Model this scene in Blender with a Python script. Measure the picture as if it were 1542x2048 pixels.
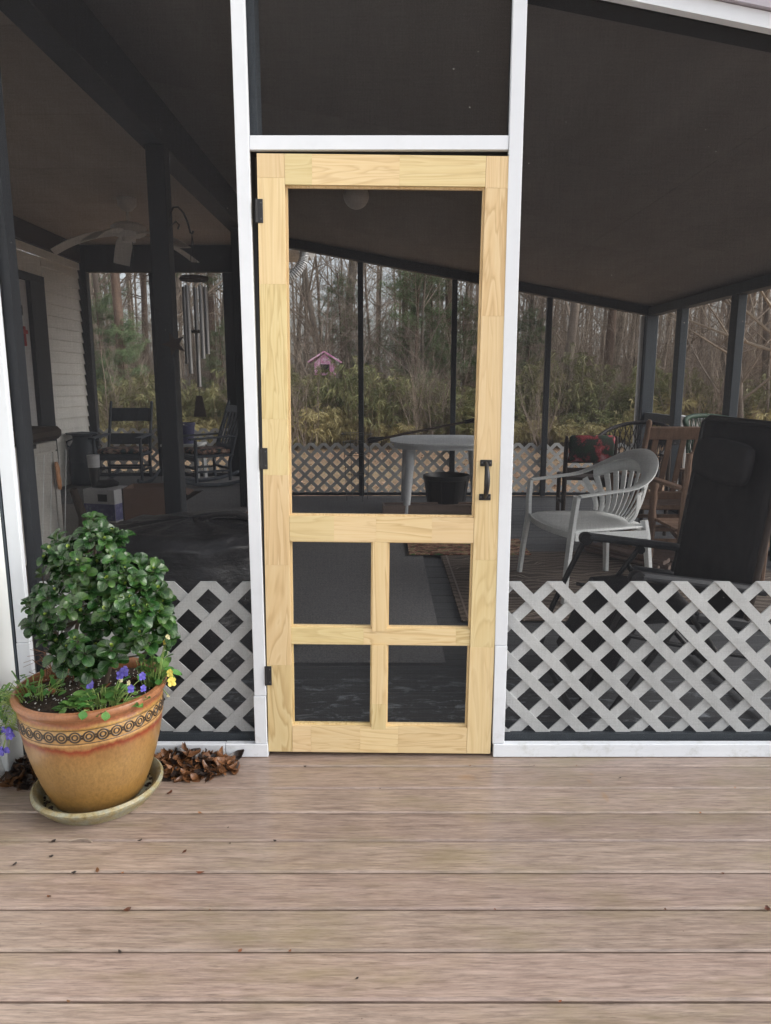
import bpy, bmesh, math, random
from mathutils import Vector, Matrix, Euler, noise
PI = math.pi
R = math.radians
V = Vector
rng = random.Random(7)
scene = bpy.context.scene
for o in list(bpy.data.objects):
    bpy.data.objects.remove(o)

# ------------------------------------------------------------------ camera, sky, sun, exposure
F = 1440.0                                   # focal length in photo pixels (photo 1542 x 2048)
CAM = V((0.02, -2.43, 1.345))
TH = math.atan(F / 7915)
cT, sT = math.cos(TH), math.sin(TH)
cam_d = bpy.data.cameras.new('camera')
cam_d.sensor_fit = 'VERTICAL'
cam_d.sensor_height = 36
cam_d.sensor_width = 36
cam_d.lens = 36 * F / 2048
cam_d.clip_start = 0.05
cam_d.clip_end = 800
cam = bpy.data.objects.new('camera', cam_d)
cam.location = CAM
cam.rotation_euler = (PI / 2 - TH, 0, 0)
scene.collection.objects.link(cam)
scene.camera = cam

SUN_EL, SUN_AZ = R(33), R(98)               # soft overcast sun, high on the right
world = bpy.data.worlds.new('World')
scene.world = world
world.use_nodes = True
wn = world.node_tree
wn.nodes.clear()
w_out = wn.nodes.new('ShaderNodeOutputWorld')
w_bg = wn.nodes.new('ShaderNodeBackground')
w_sky = wn.nodes.new('ShaderNodeTexSky')
w_sky.sky_type = 'NISHITA'
w_sky.sun_disc = False
w_sky.sun_elevation = SUN_EL
w_sky.sun_rotation = SUN_AZ
w_sky.air_density = 1.0
w_sky.dust_density = 3.0
w_hsv = wn.nodes.new('ShaderNodeHueSaturation')
w_hsv.inputs['Saturation'].default_value = 0.32
w_bg.inputs['Strength'].default_value = 0.15
wn.links.new(w_sky.outputs[0], w_hsv.inputs['Color'])
wn.links.new(w_hsv.outputs[0], w_bg.inputs[0])
wn.links.new(w_bg.outputs[0], w_out.inputs[0])

sun_d = bpy.data.lights.new('sun', 'SUN')
sun_d.energy = 0.8
sun_d.angle = R(50)
sun_d.color = (1.0, 0.97, 0.93)
sun = bpy.data.objects.new('sun', sun_d)
sun.rotation_euler = (PI / 2 - SUN_EL, 0, PI - SUN_AZ + PI * 0)
sdir = V((math.sin(SUN_AZ) * math.cos(SUN_EL), math.cos(SUN_AZ) * math.cos(SUN_EL), math.sin(SUN_EL)))
sun.rotation_euler = sdir.to_track_quat('Z', 'Y').to_euler()
scene.collection.objects.link(sun)

scene.view_settings.view_transform = 'Standard'
scene.view_settings.look = 'None'
scene.view_settings.gamma = 1
scene.view_settings.exposure = 1.03
scene.view_settings.use_curve_mapping = False
scene.cycles.transparent_max_bounces = 24
scene.cycles.max_bounces = 8
scene.cycles.diffuse_bounces = 5
scene.cycles.use_denoising = True
scene.cycles.sample_clamp_indirect = 6


def ray(px, py):
    u, v = (px - 771) / F, (1024 - py) / F
    return V((u, cT + v * sT, -sT + v * cT))


def at(px, py, x=None, y=None, z=None):
    d = ray(px, py)
    t = (y - CAM.y) / d.y if y is not None else ((z - CAM.z) / d.z if z is not None else (x - CAM.x) / d.x)
    return CAM + d * t


# ------------------------------------------------------------------ materials
def nt(name):
    m = bpy.data.materials.new(name)
    m.use_nodes = True
    n = m.node_tree.nodes
    return m, n, m.node_tree.links, n['Principled BSDF']


def coords(n, l, scale, src='Object', rnd=True, rot=(0, 0, 0)):
    tc = n.new('ShaderNodeTexCoord')
    mp = n.new('ShaderNodeMapping')
    mp.inputs['Scale'].default_value = scale
    mp.inputs['Rotation'].default_value = rot
    if src == 'World':
        g = n.new('ShaderNodeNewGeometry')
        l.new(g.outputs['Position'], mp.inputs['Vector'])
        return mp.outputs[0]
    s = tc.outputs[src]
    if rnd:
        oi = n.new('ShaderNodeObjectInfo')
        mu = n.new('ShaderNodeVectorMath')
        mu.operation = 'SCALE'
        mu.inputs[0].default_value = (37.0, 53.0, 71.0)
        l.new(oi.outputs['Random'], mu.inputs['Scale'])
        ad = n.new('ShaderNodeVectorMath')
        l.new(s, ad.inputs[0])
        l.new(mu.outputs[0], ad.inputs[1])
        s = ad.outputs[0]
    l.new(s, mp.inputs['Vector'])
    return mp.outputs[0]


def noise_node(n, l, vec, scale=1.0, detail=6, rough=0.55, dist=0.0):
    t = n.new('ShaderNodeTexNoise')
    t.inputs['Scale'].default_value = scale
    t.inputs['Detail'].default_value = detail
    t.inputs['Roughness'].default_value = rough
    t.inputs['Distortion'].default_value = dist
    l.new(vec, t.inputs['Vector'])
    return t.outputs['Fac']


def ramp(n, l, fac, cols, stops=None, interp='LINEAR'):
    r = n.new('ShaderNodeValToRGB')
    r.color_ramp.interpolation = interp
    k = len(cols)
    stops = stops or [0.3 + 0.4 * i / max(1, k - 1) for i in range(k)]
    el = r.color_ramp.elements
    while len(el) < k:
        el.new(0.5)
    for i in range(k):
        el[i].position = stops[i]
        c = cols[i]
        el[i].color = (c[0], c[1], c[2], 1) if not isinstance(c, (int, float)) else (c, c, c, 1)
    l.new(fac, r.inputs[0])
    return r.outputs['Color']


def mixc(n, l, fac, a, b, mode='MIX'):
    m = n.new('ShaderNodeMix')
    m.data_type = 'RGBA'
    m.blend_type = mode
    for val, sock in ((fac, m.inputs['Factor']), (a, m.inputs[6]), (b, m.inputs[7])):
        if hasattr(val, 'is_output'):
            l.new(val, sock)
        elif isinstance(val, (int, float)):
            sock.default_value = val
        else:
            sock.default_value = (val[0], val[1], val[2], 1)
    return m.outputs[2]


def math_node(n, l, op, a, b=0.0):
    m = n.new('ShaderNodeMath')
    m.operation = op
    for i, val in enumerate((a, b)):
        if hasattr(val, 'is_output'):
            l.new(val, m.inputs[i])
        else:
            m.inputs[i].default_value = val
    return m.outputs[0]


def vary(n, l, col, amt, hue=0.0):
    oi = n.new('ShaderNodeObjectInfo')
    h = n.new('ShaderNodeHueSaturation')
    mr = n.new('ShaderNodeMapRange')
    mr.inputs['To Min'].default_value = 1 - amt
    mr.inputs['To Max'].default_value = 1 + amt
    l.new(oi.outputs['Random'], mr.inputs['Value'])
    l.new(mr.outputs[0], h.inputs['Value'])
    if hue:
        m2 = math_node(n, l, 'FRACT', math_node(n, l, 'MULTIPLY', oi.outputs['Random'], 17.3))
        mr2 = n.new('ShaderNodeMapRange')
        mr2.inputs['To Min'].default_value = 0.5 - hue
        mr2.inputs['To Max'].default_value = 0.5 + hue
        l.new(m2, mr2.inputs['Value'])
        l.new(mr2.outputs[0], h.inputs['Hue'])
    l.new(col, h.inputs['Color'])
    return h.outputs['Color']


def bump(n, l, b, fac, strength=0.3, dist=0.004):
    bp = n.new('ShaderNodeBump')
    bp.inputs['Strength'].default_value = strength
    bp.inputs['Distance'].default_value = dist
    l.new(fac, bp.inputs['Height'])
    l.new(bp.outputs[0], b.inputs['Normal'])


def PM(name, cols, scale=(8, 8, 8), rough=0.6, bmp=0.0, bscale=None, bdist=0.004, var=0.08, hue=0.0,
       detail=6, spec=0.5, metal=0.0, stops=None, src='Object', dist=0.0, two=False):
    m, n, l, b = nt(name)
    vec = coords(n, l, scale, src)
    f = noise_node(n, l, vec, 1, detail, 0.6, dist)
    c = ramp(n, l, f, cols, stops)
    if var:
        c = vary(n, l, c, var, hue)
    l.new(c, b.inputs['Base Color'])
    b.inputs['Roughness'].default_value = rough
    b.inputs['Specular IOR Level'].default_value = spec
    b.inputs['Metallic'].default_value = metal
    if bmp:
        v2 = coords(n, l, bscale or tuple(s * 4 for s in scale), src)
        bump(n, l, b, noise_node(n, l, v2, 1, 5), bmp, bdist)
    return m


M = {}
def mk_trim():
    m, n, l, b = nt('white vinyl trim')
    c = ramp(n, l, noise_node(n, l, coords(n, l, (4, 4, 1.2)), 1, 5), [(.66, .69, .735), (.715, .745, .785)])
    w = coords(n, l, (1, 1, 1), 'World')
    g = ramp(n, l, noise_node(n, l, w, 16, 8, .72), [0, .5], [.52, .72])
    sx = n.new('ShaderNodeSeparateXYZ')
    l.new(w, sx.inputs[0])
    mr = n.new('ShaderNodeMapRange')
    mr.inputs['From Min'].default_value = .30
    mr.inputs['From Max'].default_value = .0
    mr.inputs['To Min'].default_value = .12
    l.new(sx.outputs['Z'], mr.inputs['Value'])
    c = mixc(n, l, math_node(n, l, 'MULTIPLY', g, mr.outputs[0]), c, (.30, .30, .24))
    l.new(vary(n, l, c, .02), b.inputs['Base Color'])
    b.inputs['Roughness'].default_value = .42
    bump(n, l, b, noise_node(n, l, coords(n, l, (3, 300, 300)), 1, 4), .08, .002)
    return m


M['trim'] = mk_trim()
M['corner'] = PM('weathered white vinyl', [(.64, .69, .63), (.74, .765, .755), (.78, .80, .80)], (3, 3, 1.4), .5, .1, var=.02)
M['siding'] = PM('white vinyl siding', [(.70, .71, .68), (.77, .78, .76)], (1.5, 1.5, 4), .5, .08, (2, 2, 60), .002, var=.03)
M['siding_in'] = PM('cream vinyl siding', [(.72, .71, .67), (.80, .79, .76)], (1.5, 1.5, 4), .55, .08, (2, 2, 60), .002, var=.03)
M['frame'] = PM('charcoal painted timber', [(.022, .026, .032), (.032, .037, .045)], (20, 20, 2), .6, .15, (80, 80, 6), var=.1)
M['frame_l'] = PM('blue grey painted timber', [(.040, .052, .064), (.055, .068, .080)], (20, 20, 2), .6, .15, (80, 80, 6), var=.08)
M['black'] = PM('black powder coated metal', [(.010, .010, .011), (.018, .018, .02)], (40, 40, 40), .45, .2, (200, 200, 200), .001)
M['lattice'] = PM('off white vinyl lattice', [(.68, .70, .70), (.77, .79, .79), (.82, .84, .84)], (9, 9, 9), .55, .25, (8, 300, 300), .001, var=.05)
M['lattice_far'] = PM('grey white vinyl lattice', [(.70, .70, .69), (.80, .80, .79)], (9, 9, 9), .55, var=.05)
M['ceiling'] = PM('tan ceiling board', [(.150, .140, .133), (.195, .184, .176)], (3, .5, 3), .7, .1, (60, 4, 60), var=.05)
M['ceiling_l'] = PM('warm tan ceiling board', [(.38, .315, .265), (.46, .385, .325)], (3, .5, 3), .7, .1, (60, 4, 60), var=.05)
M['rake'] = PM('mauve grey aluminium', [(.36, .33, .38), (.42, .39, .43)], (3, 3, 3), .5, var=.05)
M['carpet'] = PM('grey outdoor carpet', [(.15, .15, .158), (.27, .27, .275)], (90, 90, 90), .95, .9, (260, 260, 260), .006, var=.03, spec=.1)
M['carpet_w'] = PM('warm grey carpet', [(.22, .205, .19), (.33, .31, .29)], (90, 90, 90), .95, .9, (260, 260, 260), .006, var=.03, spec=.1)
M['dkwood'] = PM('dark brown board', [(.028, .018, .013), (.05, .033, .024)], (4, 30, 30), .6, .2, var=.1)
M['brownboard'] = PM('brown painted board', [(.17, .125, .105), (.235, .175, .15)], (2, 20, 20), .5, .1, var=.1)
M['chairwood'] = PM('weathered brown wood', [(.13, .075, .048), (.22, .135, .09)], (24, 24, 3), .6, .2, var=.12)
M['bluepaint'] = PM('dark navy painted wood', [(.030, .040, .055), (.05, .063, .083)], (20, 20, 3), .55, .15, var=.08)
M['plastic'] = PM('white moulded plastic', [(.70, .72, .72), (.78, .80, .80)], (5, 5, 5), .45, .05, var=.02)
M['plastic_t'] = PM('grey white moulded plastic', [(.56, .58, .60), (.64, .66, .68)], (5, 5, 5), .45, .05, var=.02)
M['sling'] = PM('black mesh sling fabric', [(.012, .012, .014), (.032, .030, .032)], (12, 12, 12), .8, .6, (300, 300, 300), .002, var=.05)
M['vinylblack'] = PM('black vinyl cover', [(.020, .020, .022), (.045, .045, .05)], (5, 5, 9), .36, .7, (9, 9, 16), .02, var=0)
M['gunmetal'] = PM('dark grey lounge frame', [(.04, .042, .046), (.065, .067, .072)], (12, 12, 12), .45, var=.05)
M['wicker'] = PM('dark brown wicker', [(.012, .010, .012), (.035, .030, .034)], (60, 60, 60), .55, .9, (90, 90, 90), .01, var=.05)
M['wicker_g'] = PM('dark green wicker', [(.006, .035, .016), (.015, .075, .035)], (60, 60, 60), .5, .9, (90, 90, 90), .01, var=.05)
M['cardboard'] = PM('brown cardboard', [(.13, .078, .055), (.17, .105, .078)], (4, 4, 4), .75, var=.05)
M['steel'] = PM('brushed aluminium tube', [(.28, .28, .29), (.42, .42, .43)], (60, 60, 2), .35, metal=.85, var=.05)
M['greymetal'] = PM('galvanised wire', [(.08, .09, .09), (.14, .15, .15)], (40, 40, 40), .5, metal=.3)
M['fanwhite'] = PM('ivory fan enamel', [(.62, .60, .57), (.70, .68, .65)], (5, 5, 5), .5)
M['globe'] = PM('frosted glass globe', [(.40, .38, .36), (.46, .44, .42)], (5, 5, 5), .35)
M['purple'] = PM('violet glazed pot', [(.06, .065, .16), (.09, .095, .21)], (8, 8, 8), .4)
M['red'] = PM('red painted metal', [(.35, .03, .035), (.45, .06, .06)], (8, 8, 8), .5)
M['tan'] = PM('tan leather', [(.55, .26, .12), (.68, .36, .19)], (14, 14, 14), .55, .3)
M['doorwhite'] = PM('grey white door paint', [(.55, .55, .56), (.62, .62, .63)], (3, 3, 3), .5)
M['cabinet'] = PM('beige resin panel', [(.50, .485, .455), (.58, .56, .53)], (3, 3, 3), .55, .05)
M['printbox'] = PM('white printed card', [(.48, .48, .5), (.56, .56, .58)], (6, 6, 6), .6)
M['printblue'] = PM('blue violet print', [(.09, .09, .22), (.15, .15, .30), (.35, .35, .45)], (26, 26, 26), .6, stops=[.3, .55, .75])
M['gutter'] = PM('grey gutter aluminium', [(.52, .53, .53), (.62, .63, .63)], (4, 4, 4), .5)
M['soil'] = PM('dark potting soil', [(.010, .007, .005), (.035, .022, .015), (.06, .04, .028)], (60, 60, 60), .9, 1.0, (140, 140, 140), .01)
M['perlite'] = PM('white perlite', [(.55, .55, .52), (.7, .7, .68)], (90, 90, 90), .8)
M['bark'] = PM('shrub bark', [(.03, .022, .016), (.07, .05, .035)], (60, 60, 15), .85, .5)
M['viola_leaf'] = PM('viola leaf', [(.035, .11, .02), (.075, .19, .04), (.13, .27, .06)], (25, 25, 25), .5, .3, var=.25, hue=.02)
M['viola_stem'] = PM('yellow green stem', [(.16, .25, .06), (.30, .40, .13)], (30, 30, 30), .5, var=.1)
M['petal_p'] = PM('violet petal', [(.05, .04, .28), (.11, .09, .45), (.19, .16, .55)], (60, 60, 60), .5, var=.15)
M['petal_y'] = PM('yellow petal', [(.52, .42, .05), (.66, .58, .14)], (60, 60, 60), .5, var=.1)
M['petal_w'] = PM('cream petal', [(.6, .55, .25), (.75, .72, .5)], (60, 60, 60), .5)
M['deadleaf'] = PM('wet brown leaf', [(.045, .020, .011), (.14, .055, .024), (.26, .11, .05)], (18, 18, 18), .42, .5, (60, 60, 60), .004, var=.4, hue=.015, src='World')
M['darkleaf'] = PM('black wet leaf', [(.015, .011, .010), (.04, .028, .024)], (18, 18, 18), .4, .4, src='World')
M['trunk'] = PM('grey brown bark', [(.12, .098, .078), (.20, .165, .135), (.28, .235, .19)], (3, 3, .8), .9, .4, (20, 20, 4), .03, var=.2, hue=.01)  # bark colour lightened to stand in for haze among the trees
M['pinebark'] = PM('pine bark', [(.11, .075, .056), (.20, .14, .105)], (3, 3, 1.2), .9, .5, (14, 14, 5), .04, var=.15)
M['twig'] = PM('bare twig', [(.23, .185, .145), (.36, .295, .235)], (.8, .8, .8), .9, var=.2, hue=.01)  # twig tone raised as painted haze, no misty air is built
M['needle'] = PM('pine needle', [(.07, .12, .05), (.14, .20, .085), (.20, .27, .13)], (1.2, 1.2, 1.2), .6, var=.15)
M['bamboo'] = PM('bamboo leaf', [(.10, .115, .045), (.22, .22, .09), (.36, .33, .15)], (1.4, 1.4, 1.4), .6, var=.25, hue=.015)
M['bamboo_y'] = PM('straw yellow bamboo leaf', [(.38, .33, .14), (.56, .49, .24)], (1.4, 1.4, 1.4), .6, var=.2)
M['cane'] = PM('dry cane', [(.20, .16, .10), (.32, .26, .17)], (2, 2, 2), .8, var=.2)
M['pink'] = PM('pink mottled tarp', [(.68, .22, .46), (.85, .42, .66), (.92, .66, .80)], (7, 7, 7), .6, stops=[.38, .5, .6])
M['roses'] = PM('rose print fabric', [(.02, .05, .025), (.03, .03, .025), (.40, .05, .06), (.55, .30, .33)], (9, 9, 9), .8, stops=[.36, .48, .55, .68], var=0)
M['patch'] = PM('dark patchwork cushion', [(.02, .06, .07), (.04, .035, .035), (.35, .20, .15), (.42, .34, .28)], (16, 16, 16), .8, stops=[.38, .47, .56, .66], var=0)
M['floral'] = PM('floral mat weave', [(.05, .11, .035), (.16, .035, .03), (.48, .30, .19), (.13, .22, .08)], (16, 34, 16), .9, .5, (90, 90, 90), .004, stops=[.36, .47, .56, .66], var=0)
M['grass'] = PM('short lawn grass', [(.10, .10, .035), (.20, .17, .08)], (2, 2, 2), .8, var=.1)


def mk_ground():
    m, n, l, b = nt('leaf strewn lawn')
    v = coords(n, l, (1, 1, 1), 'World')
    f1 = noise_node(n, l, v, .35, 5)
    t = n.new('ShaderNodeTexVoronoi')
    t.inputs['Scale'].default_value = 7
    l.new(v, t.inputs['Vector'])
    leafc = ramp(n, l, t.outputs['Distance'], [(.48, .33, .22), (.36, .23, .14), (.20, .12, .07)], [.0, .4, .8])
    gr = ramp(n, l, noise_node(n, l, v, 3, 6), [(.20, .17, .08), (.36, .29, .16)])
    l.new(mixc(n, l, ramp(n, l, f1, [0.55, 1.0], [.4, .55]), gr, leafc), b.inputs['Base Color'])
    b.inputs['Roughness'].default_value = .9
    bump(n, l, b, noise_node(n, l, v, 12, 6), .8, .05)
    return m


def mk_deck():
    m, n, l, b = nt('worn composite decking')
    v = coords(n, l, (6.0, 75, 75))
    f = noise_node(n, l, v, 1, 7, .68, .5)
    c = ramp(n, l, f, [(.215, .156, .127), (.285, .215, .178), (.35, .272, .229)], [.32, .5, .70])
    v2 = coords(n, l, (14, 170, 170))
    fine = noise_node(n, l, v2, 1, 4, .7)
    c = mixc(n, l, .75, c, ramp(n, l, fine, [.26, .5, .68], [.3, .5, .7]), 'OVERLAY')
    v3 = coords(n, l, (16, 150, 150))
    fleck = ramp(n, l, noise_node(n, l, v3, 1, 3, .6), [0, .55], [.60, .72])
    c = mixc(n, l, fleck, c, (.11, .078, .062))
    w = coords(n, l, (1, 1, 1), 'World')
    w2 = coords(n, l, (1.0, 3.2, 1), 'World')
    alg = ramp(n, l, noise_node(n, l, w2, 2.1, 6, .62), [0, .25, .7], [.49, .59, .74])
    c = mixc(n, l, alg, c, (.205, .165, .085))
    dirt = ramp(n, l, noise_node(n, l, w2, 5.5, 7, .7), [0, .45], [.58, .78])
    c = mixc(n, l, dirt, c, (.075, .055, .045))
    sp = n.new('ShaderNodeTexVoronoi')
    sp.inputs['Scale'].default_value = 34
    l.new(w, sp.inputs['Vector'])
    spot = ramp(n, l, sp.outputs['Distance'], [.6, 0], [.03, .075])
    gate = ramp(n, l, noise_node(n, l, w, 3, 3), [0, 1], [.56, .64])
    c = mixc(n, l, mixc(n, l, 1.0, spot, gate, 'MULTIPLY'), c, (.05, .032, .022))
    sx = n.new('ShaderNodeSeparateXYZ')
    l.new(w, sx.inputs[0])
    for (qx, qy, rx, ry) in ((.742, -.268, .016, .050), (.715, -.175, .012, .02), (.30, -.15, .05, .03), (.735, -.13, .014, .016)):
        ex = math_node(n, l, 'DIVIDE', math_node(n, l, 'SUBTRACT', sx.outputs['X'], qx), rx)
        ey = math_node(n, l, 'DIVIDE', math_node(n, l, 'SUBTRACT', sx.outputs['Y'], qy), ry)
        dd = math_node(n, l, 'ADD', math_node(n, l, 'MULTIPLY', ex, ex), math_node(n, l, 'MULTIPLY', ey, ey))
        dd = math_node(n, l, 'ADD', dd, math_node(n, l, 'MULTIPLY', noise_node(n, l, w, 40, 4), .9))
        c = mixc(n, l, ramp(n, l, dd, [.45, 0], [.3, 1.3]), c, (.30, .165, .07))
    c = vary(n, l, c, .07, .006)
    l.new(c, b.inputs['Base Color'])
    rr = ramp(n, l, noise_node(n, l, w2, 1.3, 4), [.30, .58], [.35, .65])
    l.new(rr, b.inputs['Roughness'])
    b.inputs['Coat Weight'].default_value = .55
    b.inputs['Coat Roughness'].default_value = .16
    bump(n, l, b, fine, .28, .0016)
    return m


def mk_floor():
    m, n, l, b = nt('dark painted porch boards')
    v = coords(n, l, (2, 60, 60))
    f = noise_node(n, l, v, 1, 6, .65)
    c = ramp(n, l, f, [(.055, .058, .063), (.090, .093, .099)], [.35, .65])
    w = coords(n, l, (9, 20, 9), 'World')
    wear = ramp(n, l, noise_node(n, l, w, 1, 8, .72, .6), [0, .6], [.53, .67])
    g = n.new('ShaderNodeNewGeometry')
    sx = n.new('ShaderNodeSeparateXYZ')
    l.new(g.outputs['Position'], sx.inputs[0])
    my = n.new('ShaderNodeMapRange')
    my.inputs['From Min'].default_value = .80
    my.inputs['From Max'].default_value = .55
    l.new(sx.outputs['Y'], my.inputs['Value'])
    l.new(mixc(n, l, mixc(n, l, 1.0, wear, my.outputs[0], 'MULTIPLY'), c, (.55, .60, .66)), b.inputs['Base Color'])
    b.inputs['Roughness'].default_value = .5
    bump(n, l, b, f, .3, .002)
    return m


def mk_pine(name, sc, fine):
    m, n, l, b = nt(name)
    oi = n.new('ShaderNodeObjectInfo')
    v = coords(n, l, sc)
    f = noise_node(n, l, v, 1, 3, .5, 1.6)
    rings = math_node(n, l, 'FRACT', math_node(n, l, 'MULTIPLY', f, 9.0))
    line = ramp(n, l, rings, [(.70, .545, .315), (.64, .465, .240), (.47, .300, .130), (.70, .545, .315)], [0, .55, .82, 1])
    v2 = coords(n, l, fine)
    fib = ramp(n, l, noise_node(n, l, v2, 1, 4, .6), [(.67, .505, .275), (.73, .575, .345)], [.35, .65])
    amt = math_node(n, l, 'MULTIPLY', math_node(n, l, 'FRACT', math_node(n, l, 'MULTIPLY', oi.outputs['Random'], 7.7)), .5)
    c = mixc(n, l, math_node(n, l, 'ADD', amt, .26), fib, line)
    grn = math_node(n, l, 'GREATER_THAN', math_node(n, l, 'FRACT', math_node(n, l, 'MULTIPLY', oi.outputs['Random'], 23.1)), .62)
    tint = mixc(n, l, math_node(n, l, 'MULTIPLY', grn, .35), (1, 1, 1), (.86, 1.0, .82))
    c = mixc(n, l, 1.0, c, tint, 'MULTIPLY')
    c = vary(n, l, c, .045, .004)
    l.new(c, b.inputs['Base Color'])
    b.inputs['Roughness'].default_value = .55
    bump(n, l, b, noise_node(n, l, v2, 1, 3), .12, .001)
    return m


def mk_screen(name, cover, speck):
    m, n, l, b = nt(name)
    n.remove(b)
    out = n['Material Output']
    tr = n.new('ShaderNodeBsdfTransparent')
    df = n.new('ShaderNodeBsdfDiffuse')
    w = coords(n, l, (1, 1, 1), 'World')
    t = n.new('ShaderNodeTexVoronoi')
    t.inputs['Scale'].default_value = 42
    l.new(w, t.inputs['Vector'])
    sp = ramp(n, l, t.outputs['Distance'], [1, 0], [.045, .085])
    gate = ramp(n, l, noise_node(n, l, w, 5.5, 4), [0, 1], [.62 - .08 * speck, .68 - .05 * speck])
    sp = math_node(n, l, 'MULTIPLY', sp, gate)
    l.new(mixc(n, l, sp, (.040, .041, .045), (.55, .53, .48)), df.inputs['Color'])
    big = ramp(n, l, noise_node(n, l, w, 2.3, 3), [cover - .025, cover + .025], [.35, .65])
    wv = coords(n, l, (190, 190, 190), 'World')
    w3 = coords(n, l, (9, 9, 420), 'World')
    w4 = coords(n, l, (420, 9, 9), 'World')
    weave = math_node(n, l, 'ADD', noise_node(n, l, w3, 1, 2), noise_node(n, l, w4, 1, 2))
    fac = math_node(n, l, 'ADD', big, math_node(n, l, 'MULTIPLY', math_node(n, l, 'SUBTRACT', math_node(n, l, 'ADD', noise_node(n, l, wv, 1, 1), weave), 1.5), .20))
    fac = math_node(n, l, 'MAXIMUM', fac, math_node(n, l, 'MULTIPLY', sp, .8))
    mx = n.new('ShaderNodeMixShader')
    l.new(fac, mx.inputs[0])
    l.new(tr.outputs[0], mx.inputs[1])
    l.new(df.outputs[0], mx.inputs[2])
    l.new(mx.outputs[0], out.inputs['Surface'])
    return m


def mk_pot():
    m, n, l, b = nt('ochre glazed stoneware')
    tc = n.new('ShaderNodeTexCoord')
    sx = n.new('ShaderNodeSeparateXYZ')
    l.new(tc.outputs['Object'], sx.inputs[0])
    v = coords(n, l, (14, 14, 3), rnd=False)
    f = noise_node(n, l, v, 1, 6, .65)
    z = math_node(n, l, 'ADD', sx.outputs['Z'], math_node(n, l, 'MULTIPLY', math_node(n, l, 'SUBTRACT', f, .5), .05))
    mr = n.new('ShaderNodeMapRange')
    mr.inputs['From Max'].default_value = .36
    l.new(z, mr.inputs['Value'])
    c = ramp(n, l, mr.outputs[0], [(.165, .088, .022), (.225, .125, .038), (.27, .158, .055), (.25, .13, .045), (.20, .034, .014),
                                   (.36, .20, .075), (.37, .22, .085), (.33, .19, .05), (.24, .082, .034), (.28, .12, .055)],
             [0, .2, .5, .655, .71, .745, .86, .9, .93, .97])
    sv = coords(n, l, (38, 38, 10), rnd=False)
    st = ramp(n, l, noise_node(n, l, sv, 1, 8, .78), [0, .75], [.58, .72])
    c = mixc(n, l, st, c, (.12, .055, .02))
    gv = coords(n, l, (110, 110, 70), rnd=False)
    c = mixc(n, l, .42, c, ramp(n, l, noise_node(n, l, gv, 1, 4, .7), [.22, .5, .74], [.3, .5, .7]), 'OVERLAY')
    bw = coords(n, l, (9, 9, 7), rnd=False)
    c = mixc(n, l, .35, c, ramp(n, l, noise_node(n, l, bw, 1, 4), [.34, .64], [.35, .65]), 'OVERLAY')
    l.new(c, b.inputs['Base Color'])
    b.inputs['Roughness'].default_value = .32
    bump(n, l, b, f, .15, .004)
    return m


def mk_leaf():
    m, n, l, b = nt('glossy dark shrub leaf')
    uv = n.new('ShaderNodeUVMap')
    sx = n.new('ShaderNodeSeparateXYZ')
    l.new(uv.outputs[0], sx.inputs[0])
    ax = math_node(n, l, 'ABSOLUTE', math_node(n, l, 'SUBTRACT', sx.outputs['X'], .5))
    mid = ramp(n, l, ax, [1, 0], [.01, .05])
    vv = math_node(n, l, 'SUBTRACT', math_node(n, l, 'MULTIPLY', sx.outputs['Y'], 6.5), math_node(n, l, 'MULTIPLY', ax, 5.0))
    lat = ramp(n, l, math_node(n, l, 'ABSOLUTE', math_node(n, l, 'SUBTRACT', math_node(n, l, 'FRACT', vv), .5)), [.8, 0], [.02, .10])
    vein = math_node(n, l, 'MAXIMUM', mid, lat)
    oi = n.new('ShaderNodeObjectInfo')
    g = n.new('ShaderNodeNewGeometry')
    nz = noise_node(n, l, coords(n, l, (30, 30, 30), 'World'), 1, 3)
    base = ramp(n, l, nz, [(.007, .030, .006), (.020, .062, .012), (.055, .115, .022)], [.32, .5, .7])
    base = vary(n, l, base, .38, .02)
    young = ramp(n, l, sx.outputs['Z'], [0, 1], [0, 1])
    c = mixc(n, l, math_node(n, l, 'MULTIPLY', vein, .55), base, (.085, .17, .06))
    at_ = n.new('ShaderNodeAttribute')
    at_.attribute_name = 'young'
    c = mixc(n, l, at_.outputs['Fac'], c, (.24, .33, .05))
    c = mixc(n, l, g.outputs['Backfacing'], c, (.075, .12, .05))
    l.new(c, b.inputs['Base Color'])
    b.inputs['Roughness'].default_value = .27
    bump(n, l, b, math_node(n, l, 'SUBTRACT', 1.0, vein), .35, .002)
    return m


def mk_saucer():
    m, n, l, b = nt('grey green glazed saucer')
    v = coords(n, l, (22, 22, 22), rnd=False)
    f = noise_node(n, l, v, 1, 7, .7)
    c = ramp(n, l, f, [(.13, .095, .035), (.27, .225, .115), (.25, .25, .19), (.36, .33, .22)], [.3, .45, .58, .72])
    gv = coords(n, l, (160, 160, 160), rnd=False)
    c = mixc(n, l, .4, c, ramp(n, l, noise_node(n, l, gv, 1, 3), [.25, .7]), 'OVERLAY')
    l.new(c, b.inputs['Base Color'])
    b.inputs['Roughness'].default_value = .35
    return m


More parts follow.
